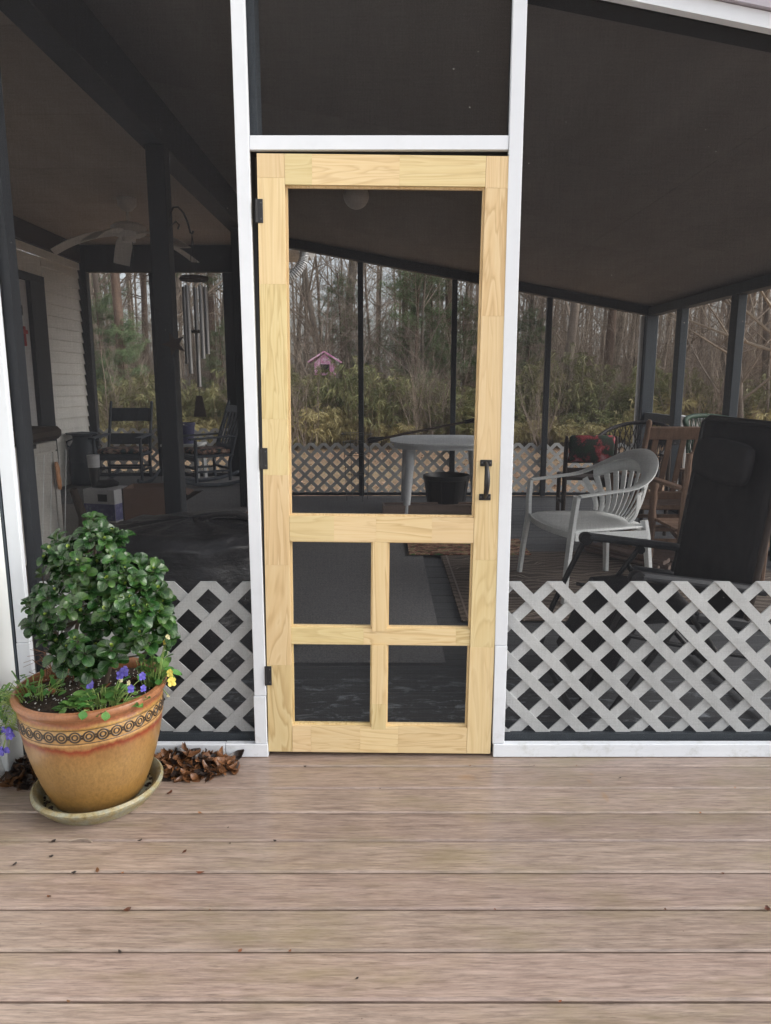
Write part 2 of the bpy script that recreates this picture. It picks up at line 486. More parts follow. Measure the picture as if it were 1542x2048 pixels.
def mk_rug():
    m, n, l, b = nt('brown scroll patterned rug')
    v = coords(n, l, (1, 1, 1), 'Object', False)
    d = n.new('ShaderNodeTexWave')
    d.wave_type = 'RINGS'
    d.inputs['Scale'].default_value = 4.5
    d.inputs['Distortion'].default_value = 10
    d.inputs['Detail'].default_value = 1.0
    d.inputs['Detail Scale'].default_value = .9
    l.new(v, d.inputs['Vector'])
    c = ramp(n, l, d.outputs['Fac'], [(.075, .055, .044), (.08, .06, .048), (.36, .30, .25), (.08, .06, .048)], [.0, .62, .8, .97])
    l.new(c, b.inputs['Base Color'])
    b.inputs['Roughness'].default_value = .9
    gv = coords(n, l, (260, 260, 260), rnd=False)
    bump(n, l, b, noise_node(n, l, gv, 1, 3), .6, .004)
    return m


M['ground'] = mk_ground()
M['deck'] = mk_deck()
M['floor'] = mk_floor()
M['pine_v'] = mk_pine('pine vertical grain', (9, 9, .9), (150, 150, 3))
M['pine_h'] = mk_pine('pine horizontal grain', (.9, 9, 9), (3, 150, 150))
M['screen'] = mk_screen('charcoal insect screen', .30, 1.0)
M['screen_d'] = mk_screen('charcoal door screen', .26, .0)
M['screen_far'] = mk_screen('charcoal back screen', .17, .0)
M['pot'] = mk_pot()
M['leaf'] = mk_leaf()
M['saucer'] = mk_saucer()
M['rug'] = mk_rug()
M['potdark'] = PM('dark pooled glaze', [(.022, .014, .008), (.05, .03, .015)], (60, 60, 60), .35, var=0)


# ------------------------------------------------------------------ mesh helpers
class MB:
    def __init__(s):
        s.v, s.f, s.uv, s.at = [], [], [], []

    def add(s, vs, fs, uvs=None, a=0.0):
        o = len(s.v)
        s.v += [tuple(x) for x in vs]
        s.f += [tuple(i + o for i in q) for q in fs]
        s.uv += uvs if uvs else [(0, 0)] * len(vs)
        s.at += [a] * len(vs)
        return s

    def box(s, c, d, m=None, ch=0.0):
        hx, hy, hz = d[0] / 2, d[1] / 2, d[2] / 2
        m = m or Matrix()
        c = V(c)
        if ch <= 0:
            vs = [V((x, y, z)) for x in (-hx, hx) for y in (-hy, hy) for z in (-hz, hz)]
            fs = [(0, 1, 3, 2), (4, 6, 7, 5), (0, 4, 5, 1), (2, 3, 7, 6), (0, 2, 6, 4), (1, 5, 7, 3)]
        else:
            vs, idx = [], {}
            for i in (0, 1):
                for j in (0, 1):
                    for k in (0, 1):
                        g = [(-1, 1)[i], (-1, 1)[j], (-1, 1)[k]]
                        for a in range(3):
                            h = [hx, hy, hz]
                            q = [g[t] * (h[t] - (0 if t == a else ch)) for t in range(3)]
                            idx[(i, j, k, a)] = len(vs)
                            vs.append(V(q))
            fs = []
            for a in range(3):
                b_, c_ = (a + 1) % 3, (a + 2) % 3
                for sgn in (0, 1):
                    loop = []
                    for p, q in ((0, 0), (1, 0), (1, 1), (0, 1)):
                        t = [0, 0, 0]
                        t[a], t[b_], t[c_] = sgn, p, q
                        loop.append(idx[(*t, a)])
                    fs.append(tuple(loop if sgn else loop[::-1]))
                for p in (0, 1):
                    for q in (0, 1):
                        e = []
                        for r_ in (0, 1):
                            t = [0, 0, 0]
                            t[a], t[b_], t[c_] = r_, p, q
                            e.append(t)
                        lp = [idx[(*e[0], b_)], idx[(*e[1], b_)], idx[(*e[1], c_)], idx[(*e[0], c_)]]
                        fs.append(tuple(lp if (p + q) % 2 == 1 else lp[::-1]))
            for i in (0, 1):
                for j in (0, 1):
                    for k in (0, 1):
                        lp = [idx[(i, j, k, a)] for a in range(3)]
                        fs.append(tuple(lp if (i + j + k) % 2 == 1 else lp[::-1]))
        return s.add([m @ x + c if len(m) == 3 else (m @ x) + c for x in vs], fs)

    def bar(s, p0, p1, w, t, up=(0, 0, 1), ch=0.0):
        p0, p1 = V(p0), V(p1)
        d = (p1 - p0)
        L = d.length
        zz = d.normalized()
        up = V(up)
        xx = up.cross(zz)
        if xx.length < 1e-4:
            xx = V((1, 0, 0)).cross(zz)
        xx.normalize()
        yy = zz.cross(xx)
        m = Matrix((xx, yy, zz)).transposed()
        return s.box((p0 + p1) / 2, (w, t, L), m, ch)

    def tube(s, pts, r, n=8, ry=None, up=None, cap=True):
        pts = [V(p) for p in pts]
        k = len(pts)
        rs = r if isinstance(r, (list, tuple)) else [r] * k
        vs = []
        prev = None
        for i, p in enumerate(pts):
            d = (pts[min(i + 1, k - 1)] - pts[max(i - 1, 0)])
            if d.length < 1e-9:
                d = V((0, 0, 1))
            d.normalize()
            if up is not None:
                a = V(up).cross(d)
                a = a if a.length > 1e-4 else V((1, 0, 0)).cross(d)
            elif prev is None:
                a = V((0, 0, 1)).cross(d)
                a = a if a.length > 0.05 else V((1, 0, 0)).cross(d)
            else:
                a = prev - d * prev.dot(d)
                a = a if a.length > 1e-5 else V((1, 0, 0)).cross(d)
            a.normalize()
            prev = a
            b = d.cross(a)
            q = rs[i]
            qb = q if ry is None else ry
            for j in range(n):
                t = 2 * PI * (j + .5) / n
                vs.append(p + a * (q * math.cos(t)) + b * (qb * math.sin(t)))
        fs = []
        for i in range(k - 1):
            for j in range(n):
                fs.append((i * n + j, i * n + (j + 1) % n, (i + 1) * n + (j + 1) % n, (i + 1) * n + j))
        if cap:
            fs.append(tuple(range(n))[::-1])
            fs.append(tuple((k - 1) * n + j for j in range(n)))
        return s.add(vs, fs)

    def lathe(s, prof, n=28, c=(0, 0, 0), cap=True):
        c = V(c)
        vs = []
        for r, z in prof:
            for j in range(n):
                t = 2 * PI * j / n
                vs.append(c + V((r * math.cos(t), r * math.sin(t), z)))
        fs = []
        for i in range(len(prof) - 1):
            for j in range(n):
                fs.append((i * n + j, i * n + (j + 1) % n, (i + 1) * n + (j + 1) % n, (i + 1) * n + j))
        if cap:
            fs.append(tuple(range(n))[::-1])
            fs.append(tuple((len(prof) - 1) * n + j for j in range(n)))
        return s.add(vs, fs)

    def prism(s, poly, y0, y1, axis='y'):
        k = len(poly)
        vs = []
        for t in (y0, y1):
            for a, b in poly:
                vs.append((a, t, b) if axis == 'y' else ((t, a, b) if axis == 'x' else (a, b, t)))
        fs = [tuple(range(k)), tuple(range(2 * k - 1, k - 1, -1))]
        for i in range(k):
            j = (i + 1) % k
            fs.append((i, k + i, k + j, j))
        return s.add(vs, fs)

    def mesh(s, name, smooth=None, uv=False, fix=True):
        me = bpy.data.meshes.new(name)
        me.from_pydata(s.v, [], s.f)
        if uv:
            u = me.uv_layers.new(name='uv')
            for lp in me.loops:
                u.data[lp.index].uv = s.uv[lp.vertex_index]
            a = me.attributes.new('young', 'FLOAT', 'POINT')
            for i, x in enumerate(s.at):
                a.data[i].value = x
        if fix and len(s.f) < 20000:
            bm = bmesh.new()
            bm.from_mesh(me)
            bmesh.ops.recalc_face_normals(bm, faces=bm.faces)
            bm.to_mesh(me)
            bm.free()
        if smooth:
            me.shade_smooth()
            if smooth < 179:
                me.set_sharp_from_angle(angle=R(smooth))
        return me

    def build(s, name, mat, parent=None, smooth=None, loc=None, rot=None, kind=None, uv=False, fix=True, label=None):
        return link(name, s.mesh(name, smooth, uv, fix), mat, parent, loc, rot, kind, label)


def link(name, me, mat, parent=None, loc=None, rot=None, kind=None, label=None):
    if mat and not me.materials:
        me.materials.append(M[mat])
    o = bpy.data.objects.new(name, me)
    scene.collection.objects.link(o)
    if parent:
        o.parent = parent
    if loc is not None:
        o.location = loc
    if rot is not None:
        o.rotation_euler = rot
    if kind:
        o['kind'] = kind
    if label:
        o['label'] = label
    return o


def thing(name, label, cat, loc=(0, 0, 0), rz=0, group=None):
    o = bpy.data.objects.new(name, None)
    o.empty_display_size = .1
    scene.collection.objects.link(o)
    o.location = loc
    o.rotation_euler = (0, 0, rz)
    return tag(o, label, cat, group)


def tag(o, label, cat, group=None):
    o['label'] = label
    o['category'] = cat
    if group:
        o['group'] = group
    return o


def B():
    return MB()


def copy_tree(o, parent=None):
    c = o.copy()
    scene.collection.objects.link(c)
    c.parent = parent
    for ch in o.children:
        copy_tree(ch, c)
    return c


# ------------------------------------------------------------------ ground, deck, floors
GZ = -0.9
g = MB()
N = 40
gv = []
for i in range(N + 1):
    for j in range(N + 1):
        x = -260 + 520 * i / N
        y = -260 + 520 * j / N
        z = GZ + (0.25 * noise.noise(V((x * .03, y * .03, 0))) if y > 14 else 0)
        gv.append((x, y, z))
g.add(gv, [(i * (N + 1) + j, (i + 1) * (N + 1) + j, (i + 1) * (N + 1) + j + 1, i * (N + 1) + j + 1) for i in range(N) for j in range(N)])
g.build('ground', 'ground', smooth=180, kind='structure')

PITCH = .1405
dk = MB()
for i in range(18):
    dk.box((-1.2 + i * .4, -2.6, -.125), (.04, 5.2, .19))
for y in (-5.15, -.02):
    dk.box((2.0, y + .002, -.13), (6.9, .035, .18))
for x in (-1.1, 1.5, 4.6):
    for y in (-5.0, -2.5):
        dk.box((x, y, (GZ - .22) / 2 - .01), (.09, .09, -GZ - .2))
deck = dk.build('deck', 'dkwood', kind='structure')
bme = MB().box((0, 0, -.0125), (7.2, PITCH - .006, .025), ch=.0048).mesh('deck_board')
for k in range(37):
    yc = -.076 - PITCH * (k - .5) - .0
    o = link('deck_board', bme, 'deck', deck, (2.30, yc, rng.uniform(-.0008, .0008)))

fl = MB()
fl.box((.9, 3.05, -.13), (4.5, 5.9, .18))
pfloor = fl.build('porch_floor', 'dkwood', kind='structure')
fme = MB().box((0, 0, -.012), (4.42, .1415, .024), ch=.003).mesh('floor_board')
for k in range(41):
    yc = .172 + .145 * k
    if yc > 6.02:
        break
    link('floor_board', fme, 'floor', pfloor, (.90, yc, rng.uniform(-.001, .001)))
ln = MB().box((-2.52, 3.12, -.10), (2.40, 5.75, .19))
lower = ln.build('nook_floor', 'carpet_w', kind='structure')
rf = MB()
rf.box((-2.52, 6.13, .07), (2.36, 1.25, .16))
rf.box((-1.64, 4.55, .0705), (.72, 1.90, .159))
plat = rf.build('raised_floor', 'carpet', kind='structure')
MB().box((-2.62, 5.492, .068), (1.24, .022, .145)).build('riser_board', 'dkwood', plat)
MB().box((-2.012, 4.55, .068), (.022, 1.86, .145)).build('riser_board', 'dkwood', plat)
for k in range(14):
    MB().box((-1.268, 3.65 + k * .134, .075), (.024, .128, .135), ch=.003).build('skirt_board', 'chairwood', plat)

# ------------------------------------------------------------------ the screened porch
porch = thing('screened_porch', 'screened porch with white trim, charcoal posts, lattice skirts and tan sloped ceiling', 'porch')


def clip(poly, axis, val, keep_less):
    out = []
    for i in range(len(poly)):
        a, b = poly[i], poly[(i + 1) % len(poly)]
        ia = (a[axis] <= val) if keep_less else (a[axis] >= val)
        ib = (b[axis] <= val) if keep_less else (b[axis] >= val)
        if ia:
            out.append(a)
        if ia != ib:
            t = (val - a[axis]) / (b[axis] - a[axis])
            out.append((a[0] + (b[0] - a[0]) * t, a[1] + (b[1] - a[1]) * t))
    return out


def lattice(u0, u1, z0, z1, depth, mat, phase, along='x', pitch=.148, w=.038, t=.006, flip=False):
    """crossed diagonal strips clipped to a rectangle; two layers; each strip is a sub-part"""
    core = MB()
    if along == 'x':
        core.box(((u0 + u1) / 2, depth + t * 2 + .004, z0 + .006), (u1 - u0, .008, .012))
    else:
        core.box((depth + t * 2 + .004, (u0 + u1) / 2, z0 + .006), (.008, u1 - u0, .012))
    root = core.build('lattice_panel', 'frame', porch)
    h = w * math.sqrt(2) / 2
    H = z1 - z0 + .2
    for layer in (0, 1):
        sg = 1 if (layer == 0) != flip else -1
        k0 = math.floor((u0 - phase - H) / pitch) - 1
        k1 = math.ceil((u1 - phase + H) / pitch) + 1
        for k in range(k0, k1):
            a = phase + k * pitch
            j = rng.uniform(-.0012, .0012)
            poly = [(a - h + j + sg * .1, z1 + .1), (a + h + j + sg * .1, z1 + .1), (a + h + j - sg * (H - .1), z1 + .1 - H), (a - h + j - sg * (H - .1), z1 + .1 - H)]
            for ax, val, less in ((0, u0, False), (0, u1, True), (1, z0, False), (1, z1, True)):
                poly = clip(poly, ax, val, less) if poly else poly
            if len(poly) < 3:
                continue
            ar = abs(sum(poly[i][0] * poly[(i + 1) % len(poly)][1] - poly[(i + 1) % len(poly)][0] * poly[i][1] for i in range(len(poly)))) / 2
            if ar < .0004:
                continue
            y0 = depth + layer * t
            MB().prism(poly, y0, y0 + t - .0005, 'y' if along == 'x' else 'x').build('lattice_strip', mat, root)
    return root


def zc(x):
    return 2.71 - .18 * x


def slope_box(x0, x1, y0, y1, dz0, dz1, name, mat, parent):
    b = MB()
    poly = [(x0, zc(x0) + dz0), (x1, zc(x1) + dz0), (x1, zc(x1) + dz1), (x0, zc(x0) + dz1)]
    b.prism(poly, y0, y1)
    return b.build(name, mat, parent)


def pbox(name, x0, x1, y0, y1, z0, z1, mat, ch=0.0, parent=None):
    return MB().box(((x0 + x1) / 2, (y0 + y1) / 2, (z0 + z1) / 2), (x1 - x0, y1 - y0, z1 - z0), ch=ch).build(name, mat, parent or porch)


# front: charcoal posts behind the screen, sill, white trim in front of the screen
ZS = .0745
pbox('post', -.4485, -.4175, .022, .112, ZS, zc(-.42) - .1, 'frame')
pbox('post', .4175, .4485, .022, .112, ZS, zc(.497) - .1, 'frame')
pbox('post', -.4170, -.384, .0225, .1115, 2.109, zc(-.4) - .1, 'frame_l')
pbox('post', -1.238, -1.207, .022, .080, ZS, zc(-1.15) - .1, 'frame')
pbox('post', 2.96, 3.05, .022, .112, ZS, zc(3.05) - .1, 'frame')
pbox('sill', -1.238, -.422, .020, .112, .002, ZS - .001, 'frame_l')
pbox('sill', .422, 3.05, .020, .112, .002, ZS - .001, 'frame_l')
pbox('door_jamb', -.4165, -.4095, .014, .10, .004, 2.068, 'frame')
pbox('door_jamb', .4085, .4165, .014, .10, .004, 2.064, 'frame')
pbox('door_header', -.4165, .4165, .022, .112, 2.070, 2.108, 'frame')
pbox('threshold', -.408, .408, .030, .14, -.003, .010, 'frame')
TY0, TY1 = -.014, .010
pbox('white_trim', -.4490, -.4065, TY0, TY1, .2365, 2.86, 'trim', .0015)
pbox('white_trim', -.4520, -.4080, TY0 - .002, TY1, .0525, .2350, 'trim', .0015)
pbox('white_trim', .4060, .4490, TY0, TY1, .4265, 2.86, 'trim', .0015)
pbox('white_trim', .4070, .4500, TY0 - .001, TY1, .0525, .4250, 'trim', .0015)
pbox('white_trim', -.4058, .4052, TY0 + .003, TY1, 2.057, 2.099, 'trim', .0015)
pbox('white_trim', .4110, 3.06, TY0 - .004, TY1, .002, .0515, 'trim', .0015)
pbox('white_trim', -.560, -.4060, TY0 - .004, TY1, .002, .0515, 'trim', .0015)
pbox('white_trim', -1.245, -.5615, TY0 - .004, TY1, .002, .0500, 'trim', .0015)
pbox('white_trim', -1.282, -1.236, TY0, TY1, .4365, 2.86, 'trim', .0015)
pbox('white_trim', -1.283, -1.236, TY0 - .001, TY1, .0525, .4350, 'trim', .0015)
# white rake trim and mauve rake board over it
rk = MB().prism([(-1.28, 2.847), (3.2, 2.028), (3.2, 2.073), (-1.28, 2.892)], -.020, .012).build('rake_trim', 'trim', porch)
for k in range(9):
    x0, x1 = -1.28 + k * .5, -1.28 + k * .5 + .497
    zz = lambda x: 2.895 - .1828 * (x + 1.28)
    MB().prism([(x0, zz(x0)), (x1, zz(x1)), (x1 + .035, zz(x1) + .22), (x0 + .035, zz(x0) + .22)], -.036, .03).build('rake_board', 'rake', porch)


def sheet(name, pts, mat, nx=1):
    return MB().add(pts, [(0, 1, 2, 3)]).build(name, mat, porch, fix=False)


YS = .0165
sheet('screen_panel', [(-1.236, YS, .03), (-.449, YS, .03), (-.449, YS, zc(-.45) - .05), (-1.236, YS, zc(-1.24) - .05)], 'screen')
sheet('screen_panel', [(-.449, YS, 2.085), (.449, YS, 2.085), (.449, YS, zc(.449) - .06), (-.449, YS, zc(-.449) - .06)], 'screen')
sheet('screen_panel', [(.449, YS, .03), (3.04, YS, .03), (3.04, YS, zc(3.04) - .06), (.449, YS, zc(.449) - .06)], 'screen')
lattice(-1.205, -.45, ZS + .001, .646, .030, 'lattice', -.609)
lattice(.45, 2.95, ZS + .001, .646, .030, 'lattice', .621, flip=True)
# front header and ceiling of the sloped part
slope_box(-1.27, 3.06, .022, .112, -.10, -.002, 'header_beam', 'frame', porch)
ceil = MB().prism([(-1.40, zc(-1.40) + .02), (3.25, zc(3.25) + .02), (3.25, zc(3.25) + .12), (-1.40, zc(-1.40) + .12)], .0, 6.30).build('roof_deck', 'dkwood', porch)
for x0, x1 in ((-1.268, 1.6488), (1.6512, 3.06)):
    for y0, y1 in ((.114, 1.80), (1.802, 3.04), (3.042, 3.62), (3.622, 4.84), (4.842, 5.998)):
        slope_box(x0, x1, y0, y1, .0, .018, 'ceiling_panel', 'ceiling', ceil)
# the beam between the two bays and its two posts
pbox('beam', -1.415, -1.272, .03, 6.78, 2.70, 2.955, 'frame', .004)
pbox('post', -1.377, -1.268, 2.06, 2.17, .002, 2.699, 'frame', .004)
pbox('post', -1.377, -1.268, 4.40, 4.51, .152, 2.699, 'frame', .004)
# flat ceiling of the left bay
lc = pbox('flat_ceiling', -3.80, -1.35, .02, 6.95, 2.975, 3.03, 'dkwood')
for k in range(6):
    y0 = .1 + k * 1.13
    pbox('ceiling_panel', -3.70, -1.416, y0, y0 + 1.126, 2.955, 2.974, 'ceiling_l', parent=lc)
# far wall of the sloped bay
for x in (-.262, .800, 1.872):
    pbox('mullion', x - .03, x + .03, 5.955, 6.015, .012, zc(x) - .105, 'frame', .003)
pbox('post', 2.965, 3.095, 5.93, 6.03, .012, zc(3.1) - .02, 'frame_l', .004)
pbox('white_trim', 2.925, 2.963, 6.012, 6.05, .012, zc(2.95) - .11, 'lattice_far')
slope_box(-1.27, 3.06, 5.93, 6.03, -.10, -.002, 'header_beam', 'frame', porch)
pbox('post', -1.405, -1.285, 5.92, 6.04, .152, 2.699, 'frame', .004)
pbox('sill', -1.27, 3.06, 5.99, 6.06, .0125, .045, 'frame')
sheet('screen_panel', [(-1.28, 6.035, .03), (2.97, 6.035, .03), (2.97, 6.035, zc(2.97) - .07), (-1.28, 6.035, zc(-1.28) - .07)], 'screen_far')
lattice(-1.27, 2.96, .018, .630, 5.975 - .02 + .065, 'lattice_far', -.25, pitch=.152)
# far wall of the left bay
pbox('post', -3.70, -3.60, 6.64, 6.74, .152, 2.95, 'frame', .004)
pbox('post', -2.85, -2.60, 6.66, 6.74, .152, 2.64, 'frame', .004)
pbox('post', -1.96, -1.285, 6.68, 6.74, .152, 2.64, 'frame', .004)
pbox('header_beam', -3.60, -1.285, 6.64, 6.74, 2.64, 2.95, 'frame', .004)
sheet('screen_panel', [(-3.60, 6.72, .16), (-1.96, 6.72, .16), (-1.96, 6.72, 2.65), (-3.60, 6.72, 2.65)], 'screen_far')
sheet('screen_panel', [(-1.345, 6.04, .16), (-1.345, 6.68, .16), (-1.345, 6.68, 2.7), (-1.345, 6.04, 2.7)], 'screen_far')
pbox('sill', -3.60, -1.96, 6.675, 6.735, .1525, .195, 'frame')
lattice(-3.60, -1.96, .20, .756, 6.695, 'lattice_far', -3.02)
# right wall
for y0 in (5.02, 3.84, 2.60, 1.30):
    zt = zc(3.03) - .1
    pbox('post', 2.985, 3.06, y0, y0 + .13, .012, zt, 'frame_l', .004)
pbox('header_beam', 2.97, 3.075, .114, 5.928, zc(3.03) - .10, zc(3.03) - .012, 'frame_l')
pbox('rail', 3.0, 3.05, 5.152, 5.928, .90, .99, 'frame_l')
pbox('sill', 2.99, 3.06, .12, 5.92, .0125, .05, 'frame')
sheet('screen_panel', [(3.065, .11, .03), (3.065, 5.93, .03), (3.065, 5.93, zc(3.04) - .06), (3.065, .11, zc(3.04) - .06)], 'screen_far')

# ------------------------------------------------------------------ the house (left)
house = thing('house', 'white vinyl sided house wall with corner board and a porch door', 'house')


def siding(x, y0, y1, z0, z1, course, mat, pname):
    wall = MB().box((x - .06, (y0 + y1) / 2, (z0 + z1) / 2), (.10, y1 - y0, z1 - z0)).build('wall', mat, house)
    prof = [(0, 0), (.024, .001), (.024, .010), (.004, course + .002), (0, course + .002)]
    me = MB().prism([(px_ - .010, pz) for px_, pz in prof], y0, y1).mesh('siding_board')
    k = 0
    z = z0
    while z < z1 - .01:
        link('siding_board', me, mat, wall, (x, 0, z))
        z += course
        k += 1
    return wall


siding(-1.318, -3.4, -.128, .002, 3.2, .115, 'siding', 'outer')
MB().box((-1.306, -.072, 1.6), (.030, .108, 3.19), ch=.003).build('corner_board', 'corner', house)
MB().box((-1.296, -.0085, 1.6), (.02, .017, 3.18)).build('caulk_gap', 'frame_l', house)
siding(-3.70, .3, 4.70, .0, 2.66, .127, 'siding_in', 'inner')
siding(-3.70, 5.68, 6.64, .152, 2.62, .127, 'siding_in', 'inner')
MB().box((-3.75, 5.19, 2.55), (.10, .98, .21)).build('wall', 'siding_in', house)
MB().box((-3.688, 3.5, 2.70), (.03, 6.3, .08)).build('frieze_board', 'siding_in', house)
MB().box((-3.682, 3.5, 2.85), (.06, 6.3, .205)).build('frieze_board', 'dkwood', house)
hd = MB().box((-3.74, 5.06, 1.27), (.05, .58, 2.38), ch=.004).build('door', 'doorwhite', house)
MB().box((-3.712, 5.14, 2.06), (.01, .16, .10)).build('door_plaque', 'black', hd)
MB().box((-3.70, 4.74, 1.22), (.06, .08, 2.30), ch=.004).build('door_frame', 'frame', house)
MB().box((-3.70, 5.515, 1.22), (.06, .325, 2.30), ch=.004).build('door_frame', 'frame', house)
MB().box((-3.70, 5.19, 2.41), (.06, .98, .08), ch=.004).build('door_frame', 'frame', house)
# front block of the house that closes the left bay, and eave with gutter beyond
MB().box((-2.5, .06, 1.45), (2.36, .10, 3.2)).build('wall', 'siding_in', house)
MB().box((-2.5, 7.25, 2.945), (2.9, .95, .05)).build('soffit', 'gutter', house)
MB().box((-1.085, 7.25, 3.00), (.03, .95, .16)).build('fascia', 'gutter', house)
gut = MB().prism([(-1.068, 3.07), (-1.068, 2.945), (-.975, 2.945), (-.925, 3.005), (-.925, 3.07)], 6.80, 7.72)
gut.build('gutter', 'gutter', house)
dn = MB()
pts = [V((-1.00, 7.05, 2.95)), V((-1.00, 7.05, 2.90)), V((-1.015, 7.05, 2.83)), V((-1.06, 7.05, 2.75)), V((-1.14, 7.05, 2.67)), V((-1.24, 7.05, 2.62)), V((-1.34, 7.05, 2.57)), V((-1.39, 7.05, 2.46)), V((-1.40, 7.05, 2.2)), V((-1.40, 7.05, GZ + .02))]
fine = []
for i in range(len(pts) - 1):
    n_ = 8 if i < 7 else 3
    fine += [pts[i].lerp(pts[i + 1], t / n_) for t in range(n_)]
fine.append(pts[-1])
dn.tube(fine, [.066 if i % 2 else .055 for i in range(len(fine))], 8, up=(0, 1, 0))
dn.build('downspout', 'gutter', house, 30)

# ------------------------------------------------------------------ the pine screen door
door = thing('screen_door', 'new unpainted pine screen door with four panes and black hinges', 'door', (-.405, 0, .0205))
door.rotation_euler = (0, R(.62), 0)
DW, DT = .806, .032


def dloc(px, py):
    p = at(px, py, y=-.012)
    a = R(.62)
    x, z = p.x + .405, p.z - .0205
    return x * math.cos(a) - z * math.sin(a), x * math.sin(a) + z * math.cos(a)


DH = 2.026


def wood(name, x0, x1, z0, z1, joints, vertical, y0=-.012):
    core = MB().box(((x0 + x1) / 2, y0 + DT / 2, (z0 + z1) / 2), (x1 - x0 - .002, DT - .003, z1 - z0 - .002)).build(name, 'pine_v' if vertical else 'pine_h', door)
    cuts = [z0 if vertical else x0] + sorted(joints) + [z1 if vertical else x1]
    for a, b in zip(cuts, cuts[1:]):
        m = MB()
        dy = rng.uniform(-.0003, .0003)
        if vertical:
            d = (x1 - x0, DT, b - a - .0003)
            c = ((x0 + x1) / 2, y0 + DT / 2 + dy, (a + b) / 2)
        else:
            d = (b - a - .0003, DT, z1 - z0)
            c = ((a + b) / 2, y0 + DT / 2 + dy, (z0 + z1) / 2)
        m.box((0, 0, 0), d, ch=.0004)
        m.build('wood_block', 'pine_v' if vertical else 'pine_h', core, loc=c)
    return core


ZJ = lambda px, ys: [dloc(px, y)[1] for y in ys]
XJ = lambda py, xs: [dloc(x, py)[0] for x in xs]
SW = .0865
wood('stile', 0, SW, 0, DH, ZJ(530, (355, 568, 838, 950, 1130, 1330)), True)
wood('stile', DW - SW, DW, 0, DH, ZJ(970, (376, 632, 925, 1120, 1295)), True)
xi0, xi1 = SW + .0006, DW - SW - .0006
zt0 = dloc(760, 371)[1]
zm1, zm0 = dloc(760, 1034)[1], dloc(760, 1084)[1]
zc1, zc0 = dloc(760, 1258)[1], dloc(760, 1290)[1]
zb1 = dloc(760, 1454)[1]
wood('rail', xi0, xi1, zt0, DH, XJ(340, (624, 799)), False)
wood('rail', xi0, xi1, zm0, zm1, XJ(1058, (668, 752, 864)), False)
wood('rail', xi0, xi1, zc0, zc1, XJ(1274, (727, 912)), False, -.008)
wood('rail', xi0, xi1, 0, zb1, XJ(1478, (622, 720, 796)), False)
mx0, mx1 = dloc(745, 1170)[0], dloc(775, 1170)[0]
wood('mullion', mx0, mx1, zc1 - .009, zm0 - .0006, [], True, -.013)
wood('mullion', mx0, mx1, zb1 - .010, zc0 - .0006, [dloc(760, 1408)[1]], True, -.013)
# thin inner beading round each pane
bd = .006


def bead(x0, x1, z0, z1):
    b = MB()
    for a in ((x0, x0 + bd, z0, z1), (x1 - bd, x1, z0, z1), (x0 + bd, x1 - bd, z0, z0 + bd), (x0 + bd, x1 - bd, z1 - bd, z1)):
        b.box(((a[0] + a[1]) / 2, .010, (a[2] + a[3]) / 2), (a[1] - a[0], .012, a[3] - a[2]))
    b.build('bead_moulding', 'pine_v', door)
    MB().add([(x0, .0165, z0), (x1, .0165, z0), (x1, .0165, z1), (x0, .0165, z1)], [(0, 1, 2, 3)]).build('door_screen', 'screen_d', door, fix=False)


bead(xi0, xi1, zm1, zt0)
bead(xi0, mx0, zc1, zm0)
bead(mx1, xi1, zc1, zm0)
bead(xi0, mx0, zb1, zc0)
bead(mx1, xi1, zb1, zc0)
for yy in (422, 917, 1351):
    z = dloc(515, yy)[1]
    h = MB()
    h.box((.0065, -.0135, z), (.020, .003, .072), ch=.001)
    h.box((-.0045, -.015, z), (.006, .006, .072), ch=.001)
    hg = h.build('hinge', 'black', door)
    for dz in (-.024, .024):
        MB().lathe([(.003, 0), (.002, .001)], 8).build('screw', 'gunmetal', hg, loc=(.010, -.015, z + dz), rot=(PI / 2, 0, 0))
hx, hz1 = dloc(972, 926)
_, hz0 = dloc(969, 994)
hd_ = MB()
for z in (hz0, hz1):
    hd_.box((hx, -.0135, z), (.040, .004, .022), ch=.0015)
hp = []
for k in range(13):
    t = k / 12
    hp.append(V((hx, -.014 - .040 * math.sin(PI * t) ** .6, hz0 + (hz1 - hz0) * t)))
hd_.tube(hp, [.0065 + .0035 * math.sin(PI * k / 12) for k in range(13)], 10)
hdl = hd_.build('handle', 'black', door, 40)
for z in (hz0, hz1):
    for dx in (-.014, .014):
        MB().lathe([(.0032, 0), (.002, .0012)], 8).build('screw', 'gunmetal', hdl, loc=(hx + dx, -.0155, z), rot=(PI / 2, 0, 0))

# ------------------------------------------------------------------ furniture inside the porch
def arc(n, f):
    return [f(i / (n - 1)) for i in range(n)]


